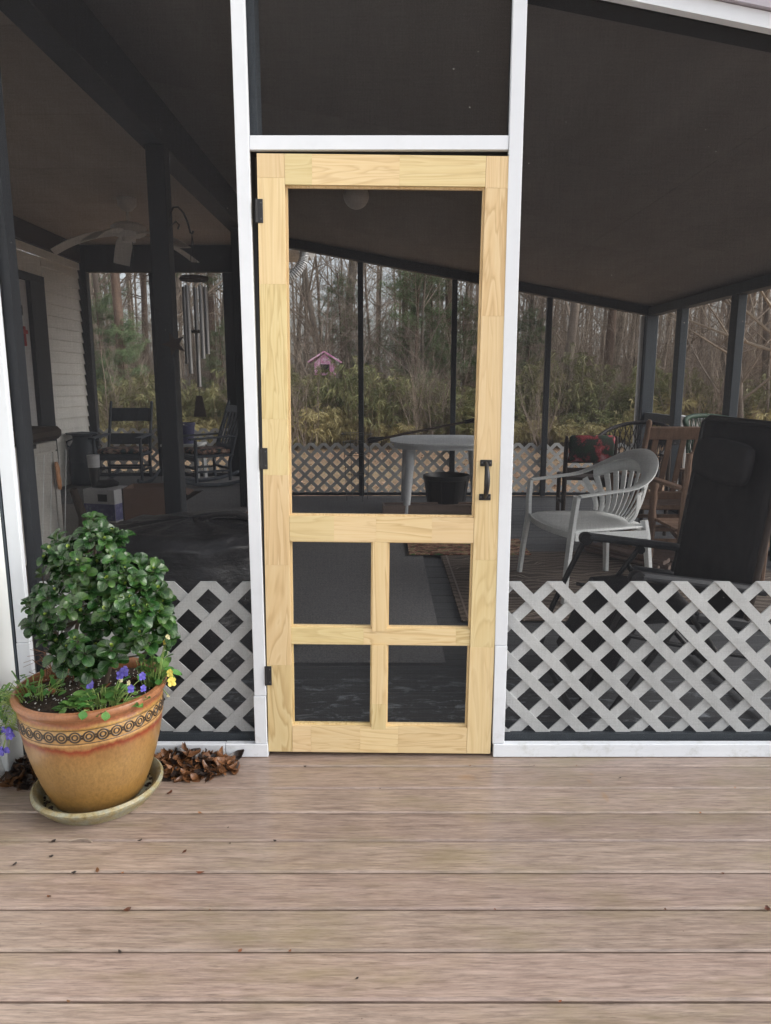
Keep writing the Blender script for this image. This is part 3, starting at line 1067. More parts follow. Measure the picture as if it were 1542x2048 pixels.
def rocker(label, loc, rz, mat, slats='ladder', cushion=None, group=None, name='rocking_chair', scale=1.0, H=1.06):
    t = thing(name, label, 'chair', loc, rz, group)          # faces local -y, back leans to +y
    W = .27
    lean = .24
    zb0 = .10

    def bk(z):
        return .20 + lean * max(0, (z - .36)) / .7 - .02
    for s in (-1, 1):
        MB().tube([(s * W, bk(z), z) for z in (.07, .3, .6, .9, H - .05, H - .02, H)], [.02, .022, .021, .02, .018, .021, .012], 10).build('back_post', mat, t, 40)
        MB().tube([(s * (W + .02), -.27, .07), (s * (W + .02), -.27, .38), (s * (W + .02), -.265, .60)], [.019, .023, .019], 10).build('front_post', mat, t, 40)
        MB().bar((s * (W + .02), -.34, .615), (s * (W + .015), bk(.64) - .02, .635), .085, .024, ch=.006).build('arm', mat, t)
        rk_ = [(s * (W + .01), -.42 + .98 * q, .022 + .16 * (2 * q - .95) ** 2 * .5) for q in [i / 12 for i in range(13)]]
        rk_ = [(x, y, z) for x, y, z in rk_]
        MB().tube(rk_, .020, 8, ry=.024, up=(0, 0, 1)).build('rocker_runner', mat, t, 40)
        MB().bar((s * (W + .01), -.25, .20), (s * (W + .005), bk(.2), .20), .026, .026).build('stretcher', mat, t)
    for y, z in ((-.27, .24), (-.27, .15), (bk(.22), .22)):
        MB().bar((-W, y, z), (W, y, z), .028, .028).build('stretcher', mat, t)
    st = MB()
    st.box((0, -.03, .395), (.60, .52, .035), ch=.010)
    st.build('seat', mat, t)
    MB().box((0, -.285, .36), (.56, .024, .05), ch=.004).build('apron', mat, t)
    if slats == 'ladder':
        for z0, z1 in ((.50, .64), (.80, .97)):
            MB().bar((0, bk(z0) - .0, z0), (0, bk(z1), z1), .50, .016, up=(0, 1, 0), ch=.004).build('back_slat', mat, t)
    else:
        for z0, z1 in ((.46, .52), (H - .14, H - .05)):
            MB().bar((0, bk(z0), z0), (0, bk(z1), z1), .52, .024, up=(0, 1, 0), ch=.004).build('back_rail', mat, t)
        for k in range(5):
            x = -.2 + .1 * k
            MB().bar((x, bk(.52), .52), (x, bk(H - .14), H - .14), .042, .012, up=(0, 1, 0), ch=.003).build('back_slat', mat, t)
    if cushion:
        c = MB()
        c.box((0, -.03, .445), (.52, .48, .06), ch=.02)
        c.build('cushion', cushion, t, 50)
    if scale != 1:
        t.scale = (scale,) * 3
    return t


rocker('navy ladder-back rocking chair with patchwork cushion facing the door', (-3.04, 6.0, .152), R(2), 'bluepaint', 'ladder', 'patch', scale=.9)
rocker('navy slat-back rocking chair partly hidden by the porch post', (-2.05, 5.96, .152), R(-56), 'bluepaint', 'slat', 'patch', H=1.06, scale=.9)
rocker('brown slatted wooden rocking chair seen from behind', (2.16, 3.12, .014), R(180), 'chairwood', 'slat')

# low brown armchair mostly hidden behind the lounge chair
t = thing('wooden_armchair', 'brown wooden armchair with turned front post behind the black lounge chair', 'chair', (2.22, 2.42, .014), R(0))
for s in (-1, 1):
    MB().lathe([(.026, 0), (.024, .2), (.03, .38), (.022, .44), (.03, .50), (.024, .56), (.034, .60), (.030, .63)], 12, (s * .29, .22, 0)).build('turned_post', 'chairwood', t, 40)
    MB().tube([(s * .28, -.25, 0), (s * .28, -.27, .4), (s * .28, -.31, .88)], .02, 8).build('leg', 'chairwood', t)
    MB().bar((s * .29, .26, .645), (s * .28, -.29, .645), .06, .022, ch=.004).build('arm', 'chairwood', t)
for k in range(5):
    MB().box((0, .16 - .1 * k, .36), (.56, .085, .02), ch=.003).build('seat_slat', 'chairwood', t)
for z in (.62, .74, .86):
    MB().box((0, -.30, z), (.54, .016, .06), ch=.003).build('back_slat', 'chairwood', t)
MB().box((0, .21, .2), (.56, .022, .03)).build('stretcher', 'chairwood', t)

# white moulded chair -------------------------------------------------
wc = thing('plastic_armchair', 'white moulded plastic armchair with fanned back slats', 'chair', (1.375, 2.20, .016), R(-80))
W, D = .385, .30                                           # local: faces -y


def wpath(q):                                            # arm band in plan, q 0..1 left arm front -> right arm front
    a = -PI / 2 - .0 + 0
    if q < .22:
        u = q / .22
        return V((-W, -D + .02 + (D * .95) * u, .655 + .03 * u))
    if q > .78:
        u = (1 - q) / .22
        return V((W, -D + .02 + (D * .95) * u, .655 + .03 * u))
    u = (q - .22) / .56
    an = PI - PI * u
    return V((W * math.cos(an), -.0 + .30 * math.sin(an) ** .75 - .005, .685 + .175 * math.sin(an) ** 1.5))


band = [wpath(i / 40) for i in range(41)]
MB().tube(band, [.034 + .030 * math.sin(PI * i / 40) ** 4 for i in range(41)], 10, ry=.010, up=None).build('arm_band', 'plastic', wc, 60)
sh = MB()
nn, mm = 24, 6
# upper back shell hugging the band
vs = []
for i in range(nn + 1):
    q = .30 + .40 * i / nn
    p = wpath(q)
    drop = .11
    for j in range(mm + 1):
        f = j / mm
        vs.append((p.x * (1 - .06 * f), p.y * (1 - .05 * f) + .006, p.z - drop * f * (0.6 + .4 * math.sin(PI * i / nn))))
sh.add(vs, [(i * (mm + 1) + j, (i + 1) * (mm + 1) + j, (i + 1) * (mm + 1) + j + 1, i * (mm + 1) + j + 1) for i in range(nn) for j in range(mm)])
so = sh.build('back_shell', 'plastic', wc, 60)
sm = so.modifiers.new('thickness', 'SOLIDIFY')
sm.thickness = .008
for k in range(12):
    q = .27 + .46 * k / 11
    p = wpath(q)
    bx = (k - 5.5) / 5.5
    pts = []
    for f in [i / 8 for i in range(9)]:
        z = (p.z - .05) * (1 - f) + .455 * f
        x = p.x * (1 - f) * 1.0 + bx * .235 * f
        y = p.y * (1 - f) + (.235 - .05 * bx * bx) * f - .045 * math.sin(PI * f) * 0 - (.05 * f ** 4)
        pts.append((x, y, z))
    MB().tube(pts, [.0225 - .005 * i / 8 for i in range(9)], 6, ry=.006, up=(p.x * .9, max(.05, p.y), 0)).build('back_slat', 'plastic', wc, 50)
ss = MB()
nx, ny = 12, 10
vs = []
for i in range(nx + 1):
    for j in range(ny + 1):
        u, w_ = i / nx * 2 - 1, j / ny
        hw = .335 - .07 * w_ ** 2
        y = -D - .055 + .055 * u * u + (D + .055 - .055 * u * u + .235) * w_
        z = .440 - .016 * (1 - u * u) * math.sin(PI * w_) + (.016 if False else 0) - .02 * max(0, .12 - w_) / .12
        vs.append((u * hw, y, z))
ss.add(vs, [(i * (ny + 1) + j, (i + 1) * (ny + 1) + j, (i + 1) * (ny + 1) + j + 1, i * (ny + 1) + j + 1) for i in range(nx) for j in range(ny)])
so = ss.build('seat', 'plastic', wc, 60)
sm = so.modifiers.new('thickness', 'SOLIDIFY')
sm.thickness = .012
ap = []
for i in range(17):
    u = i / 16 * 2 - 1
    ap.append((u * .335, -D - .055 + .055 * u * u, .412))
MB().tube(ap, .022, 6, ry=.006, up=(0, 1, 0)).build('apron', 'plastic', wc, 50)
for s in (-1, 1):
    MB().bar((s * .335, -D + .03, .40), (s * .335, .20, .40), .012, .05).build('apron', 'plastic', wc)
    MB().tube([(s * .375, -D + .01, .655), (s * .365, -D + .0, .54), (s * .35, -D - .005, .42), (s * .365, -D - .03, .2), (s * .38, -D - .045, .0)], [.034, .032, .034, .030, .026], 6, ry=.020, up=(0, 1, 0)).build('front_leg', 'plastic', wc, 30)
    MB().tube([(s * .245, .225, .47), (s * .265, .235, .38), (s * .30, .27, .0)], [.034, .036, .026], 6, ry=.022, up=(0, 1, 0)).build('rear_leg', 'plastic', wc, 30)
MB().bar((-.25, .232, .40), (.25, .232, .40), .012, .06, up=(0, 1, 0)).build('apron', 'plastic', wc)

# black zero gravity lounge chair --------------------------------------
lg = thing('lounge_chair', 'black folding zero-gravity lounge chair with head pillow', 'chair', (1.25, .66, .014))
YN, YF = -.42, .30                                          # near / far side (local y)
for y in (YN, YF):
    MB().bar((-.26, y, .595), (.24, y, .535), .052, .034, ch=.012).build('armrest', 'gunmetal', lg)
    MB().lathe([(.03, -.022), (.034, 0), (.03, .022)], 14).build('pivot_cap', 'black', lg, 40, loc=(-.265, y, .585), rot=(PI / 2, 0, 0))
    MB().tube([(-.27, y, .575), (-.34, y, .42), (-.43, y, .20), (-.47, y, .0)], .0135, 10).build('frame_tube', 'black', lg, 60)
    MB().tube([(.0, y, .545), (-.10, y, .40), (-.30, y, .10), (-.36, y, .0)], .0125, 10).build('frame_tube', 'black', lg, 60)
    MB().lathe([(.02, -.016), (.022, 0), (.02, .016)], 12).build('pivot_cap', 'black', lg, 40, loc=(0, y, .53), rot=(PI / 2, 0, 0))
    MB().tube([(-.30, y, .36), (.0, y, .30), (.18, y, .27)], .009, 8).build('link_rod', 'black', lg, 60)
    MB().tube([(-.06, y, .46), (.12, y, .20), (.30, y, .0)], .0125, 10).build('frame_tube', 'black', lg, 60)
    MB().tube([(.155, y, .34), (.182, y, .50), (.236, y, .93), (.262, y, 1.14)], .013, 10).build('back_tube', 'black' if y == YF else 'dkwood', lg, 60)
    MB().bar((-.03, y, .43), (.34, y, .38), .030, .040, ch=.008).build('side_rail', 'gunmetal', lg)
for p in ((-.47, 0), (-.36, 0), (.30, 0)):
    MB().tube([(p[0], YN, .013), (p[0], YF, .013)], .013, 10).build('cross_tube', 'black', lg, 60)
MB().tube([(.262, YN, 1.14), (.268, YN + .05, 1.165), (.268, YF - .05, 1.165), (.262, YF, 1.14)], .013, 10).build('cross_tube', 'black', lg, 60)
fb = MB()


def fabric(pts, w0=YN + .02, w1=YF - .02, sag=.03, n=8):
    vs = []
    k = len(pts)
    for i in range(k):
        for j in range(n + 1):
            f = j / n
            d = V(pts[min(i + 1, k - 1)]) - V(pts[max(i - 1, 0)])
            nrm = V((d.y, -d.x)).normalized()
            s_ = -sag * math.sin(PI * f)
            vs.append((pts[i][0] - nrm.x * s_, w0 + (w1 - w0) * f, pts[i][1] - nrm.y * s_))
    return vs, [(i * (n + 1) + j, (i + 1) * (n + 1) + j, (i + 1) * (n + 1) + j + 1, i * (n + 1) + j + 1) for i in range(k - 1) for j in range(n)]


for nm, pl in (('back_sling', [(.162, .36), (.192, .58), (.220, .80), (.249, 1.03), (.266, 1.16)]), ('seat_sling', [(-.24, .40), (-.10, .41), (.05, .385), (.165, .355)]), ('leg_sling', [(-.24, .40), (-.29, .30), (-.34, .18), (-.39, .07)])):
    o = MB().add(*fabric(pl)).build(nm, 'sling', lg, 60)
    o.modifiers.new('thickness', 'SOLIDIFY').thickness = .006
for y in (YN + .02, YF - .02):
    for k in range(18):
        z = .40 + k * .042
        x = .162 + (z - .36) * .13
        MB().tube([(x, y - .012, z), (x + .003, y + .012, z + .012)], .003, 5).build('lacing_cord', 'gunmetal', lg)
pw = MB()
pw.box((0, 0, 0), (.085, .50, .19), ch=.035)
po = pw.build('head_pillow', 'sling', lg, 80, loc=(.188, -.06, 1.0), rot=(0, R(8), 0))
sb = po.modifiers.new('soft', 'SUBSURF')
sb.levels = sb.render_levels = 2

# wicker chairs ----------------------------------------------------------
def wicker(label, loc, rz, mat, h=.95):
    t = thing('wicker_chair', label, 'chair', loc, rz)

    def pt(an, f):
        top = h - .26 * (abs(an) / 1.9) ** 2.2
        r = .31 + .05 * f
        z = .38 + (top - .38) * f
        return (r * math.sin(an), .02 + (r + .05 * f) * math.cos(an), z)
    fr = MB()
    A = [(-1.9 + 3.8 * i / 26) for i in range(27)]
    for i, an in enumerate(A):
        fr.tube([pt(an, f) for f in (0, .35, .7, 1)], .005, 5)
    for sgn in (1, -1):
        for k in range(22):
            a0 = -1.9 + 3.8 * k / 21
            pts_ = [pt(max(-1.9, min(1.9, a0 + sgn * .55 * f)), f) for f in (0, .25, .5, .75, 1)]
            fr.tube(pts_, .004, 4)
    for k in range(9):
        f = .04 + k * .05
        fr.tube([pt(an, f) for an in A], .007, 5)
    fr.build('woven_back', mat, t, 60)
    MB().tube([pt(an, 1) for an in A], .019, 8).build('rolled_rim', mat, t, 60)
    MB().lathe([(.29, .33), (.315, .36), (.315, .40), (.28, .415)], 24).build('seat', mat, t, 40)
    for a in (.7, 2.44, 3.84, 5.58):
        MB().tube([(.25 * math.cos(a), .25 * math.sin(a), .345), (.28 * math.cos(a), .28 * math.sin(a), 0)], .017, 8).build('leg', mat, t)
    return t


wicker('dark brown wicker armchair with low curved back by the corner post', (2.38, 4.52, .014), R(-40), 'wicker', .92)
wicker('dark green wicker armchair by the right screen', (2.66, 2.92, .014), R(20), 'wicker_g', 1.06)

# dark chair with rose cushion
t = thing('wooden_chair', 'dark wooden chair with a rose print cushion on its back', 'chair', (1.90, 4.35, .016), R(-4))
for s in (-1, 1):
    MB().tube([(s * .215, -.20, 0), (s * .215, -.21, .45), (s * .22, -.26, .80), (s * .22, -.265, .84)], [.02, .022, .02, .012], 10).build('back_post', 'dkwood', t, 60)
    MB().tube([(s * .20, .18, 0), (s * .20, .18, .43)], .02, 10).build('leg', 'dkwood', t, 60)
    MB().bar((s * .205, -.19, .2), (s * .2, .17, .2), .022, .022).build('stretcher', 'dkwood', t)
for z, y in ((.52, -.222), (.62, -.237), (.76, -.254)):
    MB().box((0, y, z), (.42, .018, .055), ch=.004).build('back_slat', 'dkwood', t)
MB().box((0, -.01, .445), (.44, .42, .03), ch=.006).build('seat', 'dkwood', t)
c = MB().box((0, 0, 0), (.40, .05, .24), ch=.018).build('cushion', 'roses', t, 60, loc=(0, -.285, .73), rot=(R(8), 0, 0))

# round stand
t = thing('round_stand', 'dark round stand with grey disc top near the right screen', 'stand', (2.50, 3.92, .014))
MB().lathe([(.0, .845), (.19, .845), (.195, .858), (.185, .865), (.0, .866)], 28, cap=False).build('disc_top', 'plastic_t', t, 40)
MB().lathe([(.185, .79), (.185, .842)], 28).build('apron', 'black', t, 40)
for a in (.3, 2.4, 4.5):
    MB().tube([(.15 * math.cos(a), .15 * math.sin(a), .79), (.19 * math.cos(a), .19 * math.sin(a), 0)], .016, 8).build('leg', 'dkwood', t)

# sticks
t = thing('stick_bundle', 'pile of split brown sticks behind the white chair', 'sticks', (1.95, 3.35 - .45, .02), R(35))
for k in range(16):
    x = -.18 + .045 * (k % 8) + rng.uniform(-.01, .01)
    z = .02 + .04 * (k // 8)
    MB().tube([(x, -.34 + rng.uniform(-.05, .05), z), (x + rng.uniform(-.03, .03), .34 + rng.uniform(-.05, .05), z + rng.uniform(0, .03))], rng.uniform(.014, .02), 6).build('stick', 'brownboard', t)

# white table, rake, tub, tomato cage, box board --------------------------
tb = thing('plastic_table', 'white plastic patio table with tapered legs behind the screen door', 'table', (.63, 5.22, .016))


def rrect(hw, hd, r, n=8):
    pts = []
    for cx, cy, a0 in ((hw - r, hd - r, 0), (-hw + r, hd - r, PI / 2), (-hw + r, -hd + r, PI), (hw - r, -hd + r, 1.5 * PI)):
        for i in range(n + 1):
            a = a0 + PI / 2 * i / n
            pts.append((cx + r * math.cos(a), cy + r * math.sin(a)))
    return pts


MB().prism(rrect(.56, .62, .40), .700, .722, 'z').build('table_top', 'plastic_t', tb, 40)
MB().prism(rrect(.52, .58, .38), .655, .699, 'z').build('apron', 'plastic_t', tb, 40)
for sx in (-1, 1):
    for sy in (-1, 1):
        MB().tube([(sx * .36, sy * .40, .665), (sx * .385, sy * .42, .3), (sx * .40, sy * .44, 0)], [.058, .046, .034], 12).build('leg', 'plastic_t', tb, 60)

rkq = thing('leaf_rake', 'black leaf rake lying across the white table', 'rake', (.0, 4.98, .738))
hp0, hp1 = V((-.10, -.02, .012)), V((.90, .10, .20))
MB().tube([hp0.lerp(hp1, i / 6) for i in range(7)], .013, 8).build('handle', 'dkwood', rkq, 60)
MB().tube([hp0 + V((-.06, -.007, -.011)) * 1.0, hp0 + V((-.03, 0, -.002)), hp0 + V((.02, 0, .005)), hp0 + V((.10, .01, .02))], [.028, .034, .03, .015], 10).build('grip', 'black', rkq, 60)
MB().tube([hp1 - (hp1 - hp0) * .06, hp1 + (hp1 - hp0) * .05], [.02, .028], 8).build('head_socket', 'black', rkq)
for k in range(11):
    a = (k - 5) * .045
    pts = []
    for f in [i / 10 for i in range(11)]:
        pts.append(hp1 + V((.02 + .20 * f, .9 * a * (f + .15) * 1.0, .03 * math.sin(PI * f * .6) - .225 * f ** 2.2)))
    pts = [V((p.x, p.y, max(p.z, -.005))) for p in pts]
    MB().tube(pts, .0065, 5).build('tine', 'black', rkq, 60)

tub = thing('planter_tub', 'black plastic planter tub beneath the white table', 'tub', (.665, 5.12, .016))
MB().lathe([(.0, .012), (.17, .012), (.175, .0), (.19, .0), (.232, .31), (.248, .315), (.25, .355), (.236, .358), (.226, .33), (.18, .03), (.0, .03)], 32, cap=False).build('tub_wall', 'black', tub, 40)
for k in range(10):
    a = 2 * PI * k / 10
    MB().tube([(.192 * math.cos(a), .192 * math.sin(a), .02), (.233 * math.cos(a), .233 * math.sin(a), .305)], .005, 5).build('rib', 'black', tub)

cg = thing('tomato_cage', 'green grey wire tomato cage standing before the back lattice', 'cage', (-.30, 5.62, .016))
for z, r in ((.30, .10), (.52, .135), (.75, .172), (.66, .160)):
    MB().tube([(r * math.cos(2 * PI * i / 24), r * math.sin(2 * PI * i / 24), z) for i in range(25)], .0035, 5).build('wire_ring', 'greymetal', cg)
for k in range(4):
    a = .5 + PI / 2 * k
    MB().tube([(.13 * math.cos(a), .13 * math.sin(a), 0), (.145 * math.cos(a), .145 * math.sin(a), .4), (.172 * math.cos(a), .172 * math.sin(a), .78)], .0035, 5).build('wire_stake', 'greymetal', cg)

t = thing('storage_crate', 'low brown open-topped wooden crate in front of the white table', 'crate', (.47, 4.86, .016), R(2))
for x0, x1, y0, y1 in ((-.48, .48, -.10, -.082), (-.48, .48, .082, .10), (-.48, -.462, -.082, .082), (.462, .48, -.082, .082)):
    MB().box(((x0 + x1) / 2, (y0 + y1) / 2, .045), (x1 - x0, y1 - y0, .09), ch=.002).build('side_board', 'brownboard', t)
MB().box((0, 0, .064), (.92, .16, .012)).build('lid_board', 'brownboard', t)
MB().box((-.24, -.04, .0725), (.09, .04, .004)).build('paper_label', 'plastic_t', t)

# floor coverings -----------------------------------------------------------
cp = MB().box((-.44, 3.42, .006), (1.50, 5.10, .009)).build('carpet', 'carpet')
tag(cp, 'grey looped outdoor carpet covering the porch floor behind the door', 'carpet')
rg = MB().box((0, 0, 0), (2.30, 1.66, .008)).build('rug', 'rug', loc=(1.60, 2.29, .0145))
tag(rg, 'brown scroll patterned rug under the white plastic chair', 'rug')
for (x, y, sx, sy) in ((0, -.79, 2.22, .012), (-1.11, 0, .012, 1.59)):
    MB().box((x, y, .0042), (sx, sy, .002)).build('border_stripe', 'brownboard', rg)
mt = MB().box((0, 0, 0), (.95, .55, .010), ch=.003).build('floor_mat', 'floral', loc=(.675, 3.27, .024))
tag(mt, 'red and green woven floral mat at the corner of the rug', 'mat')

# black cover over something round, left front --------------------------------
cv = MB()
nu, nv = 56, 26
vs = []
for j in range(nv + 1):
    for i in range(nu):
        a = 2 * PI * i / nu
        f = j / nv
        if f < .45:
            r = math.sin(f / .45 * PI / 2) * .44
            z = .60 + .075 * math.cos(f / .45 * PI / 2)
        else:
            q = (f - .45) / .55
            r = .44 + .018 * q
            z = .60 - .585 * q
        p = V((math.cos(a) * 1.3, math.sin(a) * 1.3, z * 2.2))
        k = .035 * noise.noise(p * 2.1) + .022 * noise.noise(p * 5.0 + V((3, 1, 2)))
        fold = (.022 * math.sin(a * 9 + 2 * noise.noise(p * 1.5)) + .012 * math.sin(a * 17 + z * 6)) * max(0, (f - .42)) * 1.8
        r2 = r + (k + fold) * min(1, f * 2.2)
        z2 = z + (.6 * k) * (1 if f < .95 else 0)
        # rim of the round thing under the cover
        z2 -= .018 * math.exp(-((f - .40) / .03) ** 2) - .012 * math.exp(-((f - .30) / .04) ** 2)
        vs.append((r2 * math.cos(a) * 1.02, r2 * math.sin(a) * .86, max(.004, z2)))
cv.add(vs, [(j * nu + i, j * nu + (i + 1) % nu, (j + 1) * nu + (i + 1) % nu, (j + 1) * nu + i) for j in range(nv) for i in range(nu)])
co = cv.build('covered_grill', 'vinylblack', smooth=180, loc=(-.92, 1.02, .012))
tag(co, 'round patio piece draped in a wrinkled black vinyl cover', 'cover')
MB().tube([(.03, -.02, .665), (.10, .03, .682), (.20, .06, .675), (.28, .07, .655)], .05, 8, ry=.008, up=(0, 0, 1)).build('vent_flap', 'black', co, 60)

# left bay: milk can, box, cabinet, boots, fan, chime ---------------------------
mc = thing('milk_can', 'black painted milk can beside the cream siding', 'milk can', (-3.515, 5.98, .152))
MB().lathe([(.0, .0), (.150, .0), (.158, .012), (.158, .25), (.161, .26), (.158, .27), (.156, .40), (.135, .455), (.108, .50), (.105, .56), (.118, .575)], 30, cap=False).build('body', 'bluepaint', mc, 30)
MB().lathe([(.10, .545), (.118, .575), (.172, .585), (.175, .60), (.10, .605), (.0, .615)], 30, cap=False).build('lid', 'bluepaint', mc, 30)
for s in (-1, 1):
    MB().tube([(s * .145, 0, .43), (s * .185, 0, .45), (s * .185, 0, .50), (s * .112, 0, .525)], .009, 8).build('handle', 'bluepaint', mc, 60)

tbl = thing('side_table', 'small white side table between the two navy rocking chairs', 'table', (-2.45, 6.40, .152))
MB().box((0, 0, .43), (.46, .42, .03), ch=.005).build('table_top', 'plastic', tbl)
MB().box((0, -.19, .385), (.40, .02, .06)).build('apron', 'plastic_t', tbl)
for sx in (-1, 1):
    for sy in (-1, 1):
        MB().bar((sx * .19, sy * .17, .414), (sx * .20, sy * .18, 0), .04, .04).build('leg', 'plastic_t', tbl)
pp = thing('violet_pot', 'violet blue plant pot on the small white side table', 'pot', (-2.41, 6.36, .598))
MB().lathe([(.0, .005), (.085, .005), (.09, .0), (.11, .22), (.118, .225), (.118, .25), (.104, .25), (.09, .03), (.0, .03)], 24, cap=False).build('pot_wall', 'purple', pp, 40)
MB().lathe([(.0, .215), (.104, .212)], 24, cap=False).build('soil', 'soil', pp)

cb = thing('resin_cabinet', 'beige V-grooved cabinet with a dark brown lid', 'cabinet', (-2.88, 2.75, .0))
MB().box((0, 0, .45), (.56, 1.08, .86), ch=.006).build('body', 'cabinet', cb)
MB().box((.0, 0, .945), (.66, 1.16, .10), ch=.03).build('lid', 'dkwood', cb)
MB().box((.286, .0, .845), (.014, 1.06, .07), ch=.003).build('top_rail', 'cabinet', cb)
for s in (-.50, .50):
    MB().box((.286, s, .41), (.014, .07, .78), ch=.003).build('side_rail', 'cabinet', cb)
for k in range(9):
    y = -.42 + k * .13
    MB().bar((.2815, y - .06, .05), (.2815, y + .10, .79), .010, .004, up=(1, 0, 0)).build('groove', 'plastic', cb)
MB().box((.288, .12, .865), (.022, .13, .03)).build('latch', 'black', cb)
hnd = thing('leather_tag', 'tan gourd-shaped leather tag hanging on the cabinet side', 'tag', (-2.567, 3.20, .60))
MB().tube([(0, -.004, .12), (.004, .0, .10), (.008, .006, .06), (.006, .008, .02), (.009, .012, -.03), (.006, .02, -.08), (.0, .03, -.10)], [.008, .026, .034, .024, .036, .026, .008], 10, ry=.012, up=(1, 0, 0)).build('tag_body', 'tan', hnd, 60)

bx = thing('printed_box', 'white and blue violet printed carton by the step', 'box', (-2.70, 4.55, .0), R(-14))
MB().box((0, 0, .16), (.34, .30, .32), ch=.003).build('carton', 'printbox', bx)
MB().box((0, -.1515, .10), (.336, .003, .16)).build('printed_panel', 'printblue', bx)
MB().box((.04, -.1515, .24), (.10, .003, .07)).build('printed_panel', 'black', bx)
MB().box((.1715, 0, .10), (.003, .296, .16)).build('printed_panel', 'printblue', bx)
sn = MB().tube([(-.16, 0, .012), (-.06, .02, .012), (.08, .0, .012), (.17, -.02, .03)], [.03, .045, .04, .015], 8, ry=.010, up=(0, 0, 1)).build('sandal', 'plastic_t', smooth=60, loc=(-2.36, 4.30, .0), rot=(0, 0, R(8)))
tag(sn, 'pale slip-on sandal lying beside the printed carton', 'sandal')
bt = thing('rubber_boot', 'black rubber boot with pale patterned shaft standing on the carton', 'boot', (-2.76, 4.53, .322), R(10))
MB().tube([(-.05, 0, .30), (-.05, 0, .20), (-.05, 0, .10), (-.045, 0, .04), (.02, 0, .035), (.12, 0, .045), (.17, 0, .03)], [.055, .052, .048, .05, .042, .04, .018], 10, up=(0, 1, 0)).build('foot', 'black', bt, 60)
MB().lathe([(.056, .20), (.06, .32), (.054, .32)], 12, (-.05, 0, 0)).build('shaft_cuff', 'printbox', bt, 60)
db = thing('cardboard_box', 'tall brown cardboard box with an open flap beside the porch post', 'box', (-2.02, 3.70, .0), R(4))
for x0, x1, y0, y1 in ((-.17, .17, -.15, -.144), (-.17, .17, .144, .15), (-.17, -.164, -.144, .144), (.164, .17, -.144, .144)):
    MB().box(((x0 + x1) / 2, (y0 + y1) / 2, .23), (x1 - x0, y1 - y0, .46)).build('side_panel', 'cardboard', db)
MB().add([(.17, -.15, .46), (.17, .15, .46), (.36, .13, .40), (.36, -.13, .40), (.17, -.15, .455), (.17, .15, .455), (.36, .13, .395), (.36, -.13, .395)],
         [(0, 1, 2, 3), (4, 7, 6, 5), (0, 3, 7, 4), (1, 5, 6, 2), (2, 6, 7, 3), (0, 4, 5, 1)]).build('flap', 'cardboard', db)
MB().box((-.176, -.152, .23), (.012, .006, .46)).build('corner_tape', 'dkwood', db)
sl = MB().tube([(0, 0, .0), (.05, -.08, .28), (.02, -.16, .52)], [.045, .04, .03], 8).build('leaning_log', 'bark', smooth=60, loc=(-2.42, 3.25, .0))
tag(sl, 'dark rough log leaning beside the beige cabinet', 'log')

fan = thing('ceiling_fan', 'ivory ceiling fan with drooping curved blades in the left bay', 'fan', (-2.30, 4.42, 2.954))
MB().lathe([(.0, .0), (.085, .0), (.08, -.06), (.045, -.10), (.02, -.11)], 24, cap=False).build('canopy', 'fanwhite', fan, 40)
MB().tube([(0, 0, -.10), (0, 0, -.22)], .012, 10).build('downrod', 'fanwhite', fan)
MB().lathe([(.02, -.20), (.11, -.215), (.155, -.245), (.155, -.30), (.11, -.325), (.06, -.335), (.055, -.37), (.0, -.375)], 28, cap=False).build('motor_housing', 'fanwhite', fan, 40)
for k in range(5):
    a = R(-100) + k * 2 * PI / 5
    d, pp_ = V((math.cos(a), math.sin(a), 0)), V((-math.sin(a), math.cos(a), 0))
    vs = []
    for i in range(11):
        f = i / 10
        r = .12 + .54 * f
        z = -.30 - .17 * f ** 2
        w_ = (.03 + .045 * min(1, f * 3))
        for s in (-1, 1):
            q = d * r + pp_ * (s * w_) + V((0, 0, z + s * .012))
            vs += [q, q - V((0, 0, .007))]
    fs = []
    for i in range(10):
        b0, b1 = i * 4, i * 4 + 4
        fs += [(b0, b0 + 2, b1 + 2, b1), (b0 + 1, b1 + 1, b1 + 3, b0 + 3), (b0, b1, b1 + 1, b0 + 1), (b0 + 2, b0 + 3, b1 + 3, b1 + 2)]
    fs += [(0, 1, 3, 2), (40, 42, 43, 41)]
    MB().add(vs, fs).build('blade', 'fanwhite', fan, 50)
MB().tube([(.03, 0, -.37), (.03, 0, -.50)], .0025, 5).build('pull_chain', 'greymetal', fan)

hk = MB()
hk.tube([V((-1.283, 2.12, 2.04)), V((-1.279, 2.12, 2.27)), V((-1.268, 2.12, 2.33)), V((-1.245, 2.12, 2.365)), V((-1.215, 2.12, 2.365)), V((-1.185, 2.12, 2.33)), V((-1.165, 2.12, 2.28)), V((-1.150, 2.12, 2.22)), V((-1.140, 2.12, 2.215)), V((-1.132, 2.12, 2.23))], .006, 8)
hk.tube([V((-1.278, 2.12, 2.20)), V((-1.262, 2.12, 2.26)), V((-1.235, 2.12, 2.285)), V((-1.215, 2.12, 2.265)), V((-1.225, 2.12, 2.24))], .005, 8)
tag(hk.build('hook_bracket', 'black', smooth=60), 'black scrolled iron hook on the porch post', 'hook')
ch = thing('wind_chime', 'wind chime with silver tubes and dark wooden sail', 'wind chime', (-1.142, 2.12, 1.955))
MB().lathe([(.0, -.012), (.082, -.012), (.092, 0), (.082, .014), (.0, .014)], 8, cap=False).build('top_plate', 'dkwood', ch)
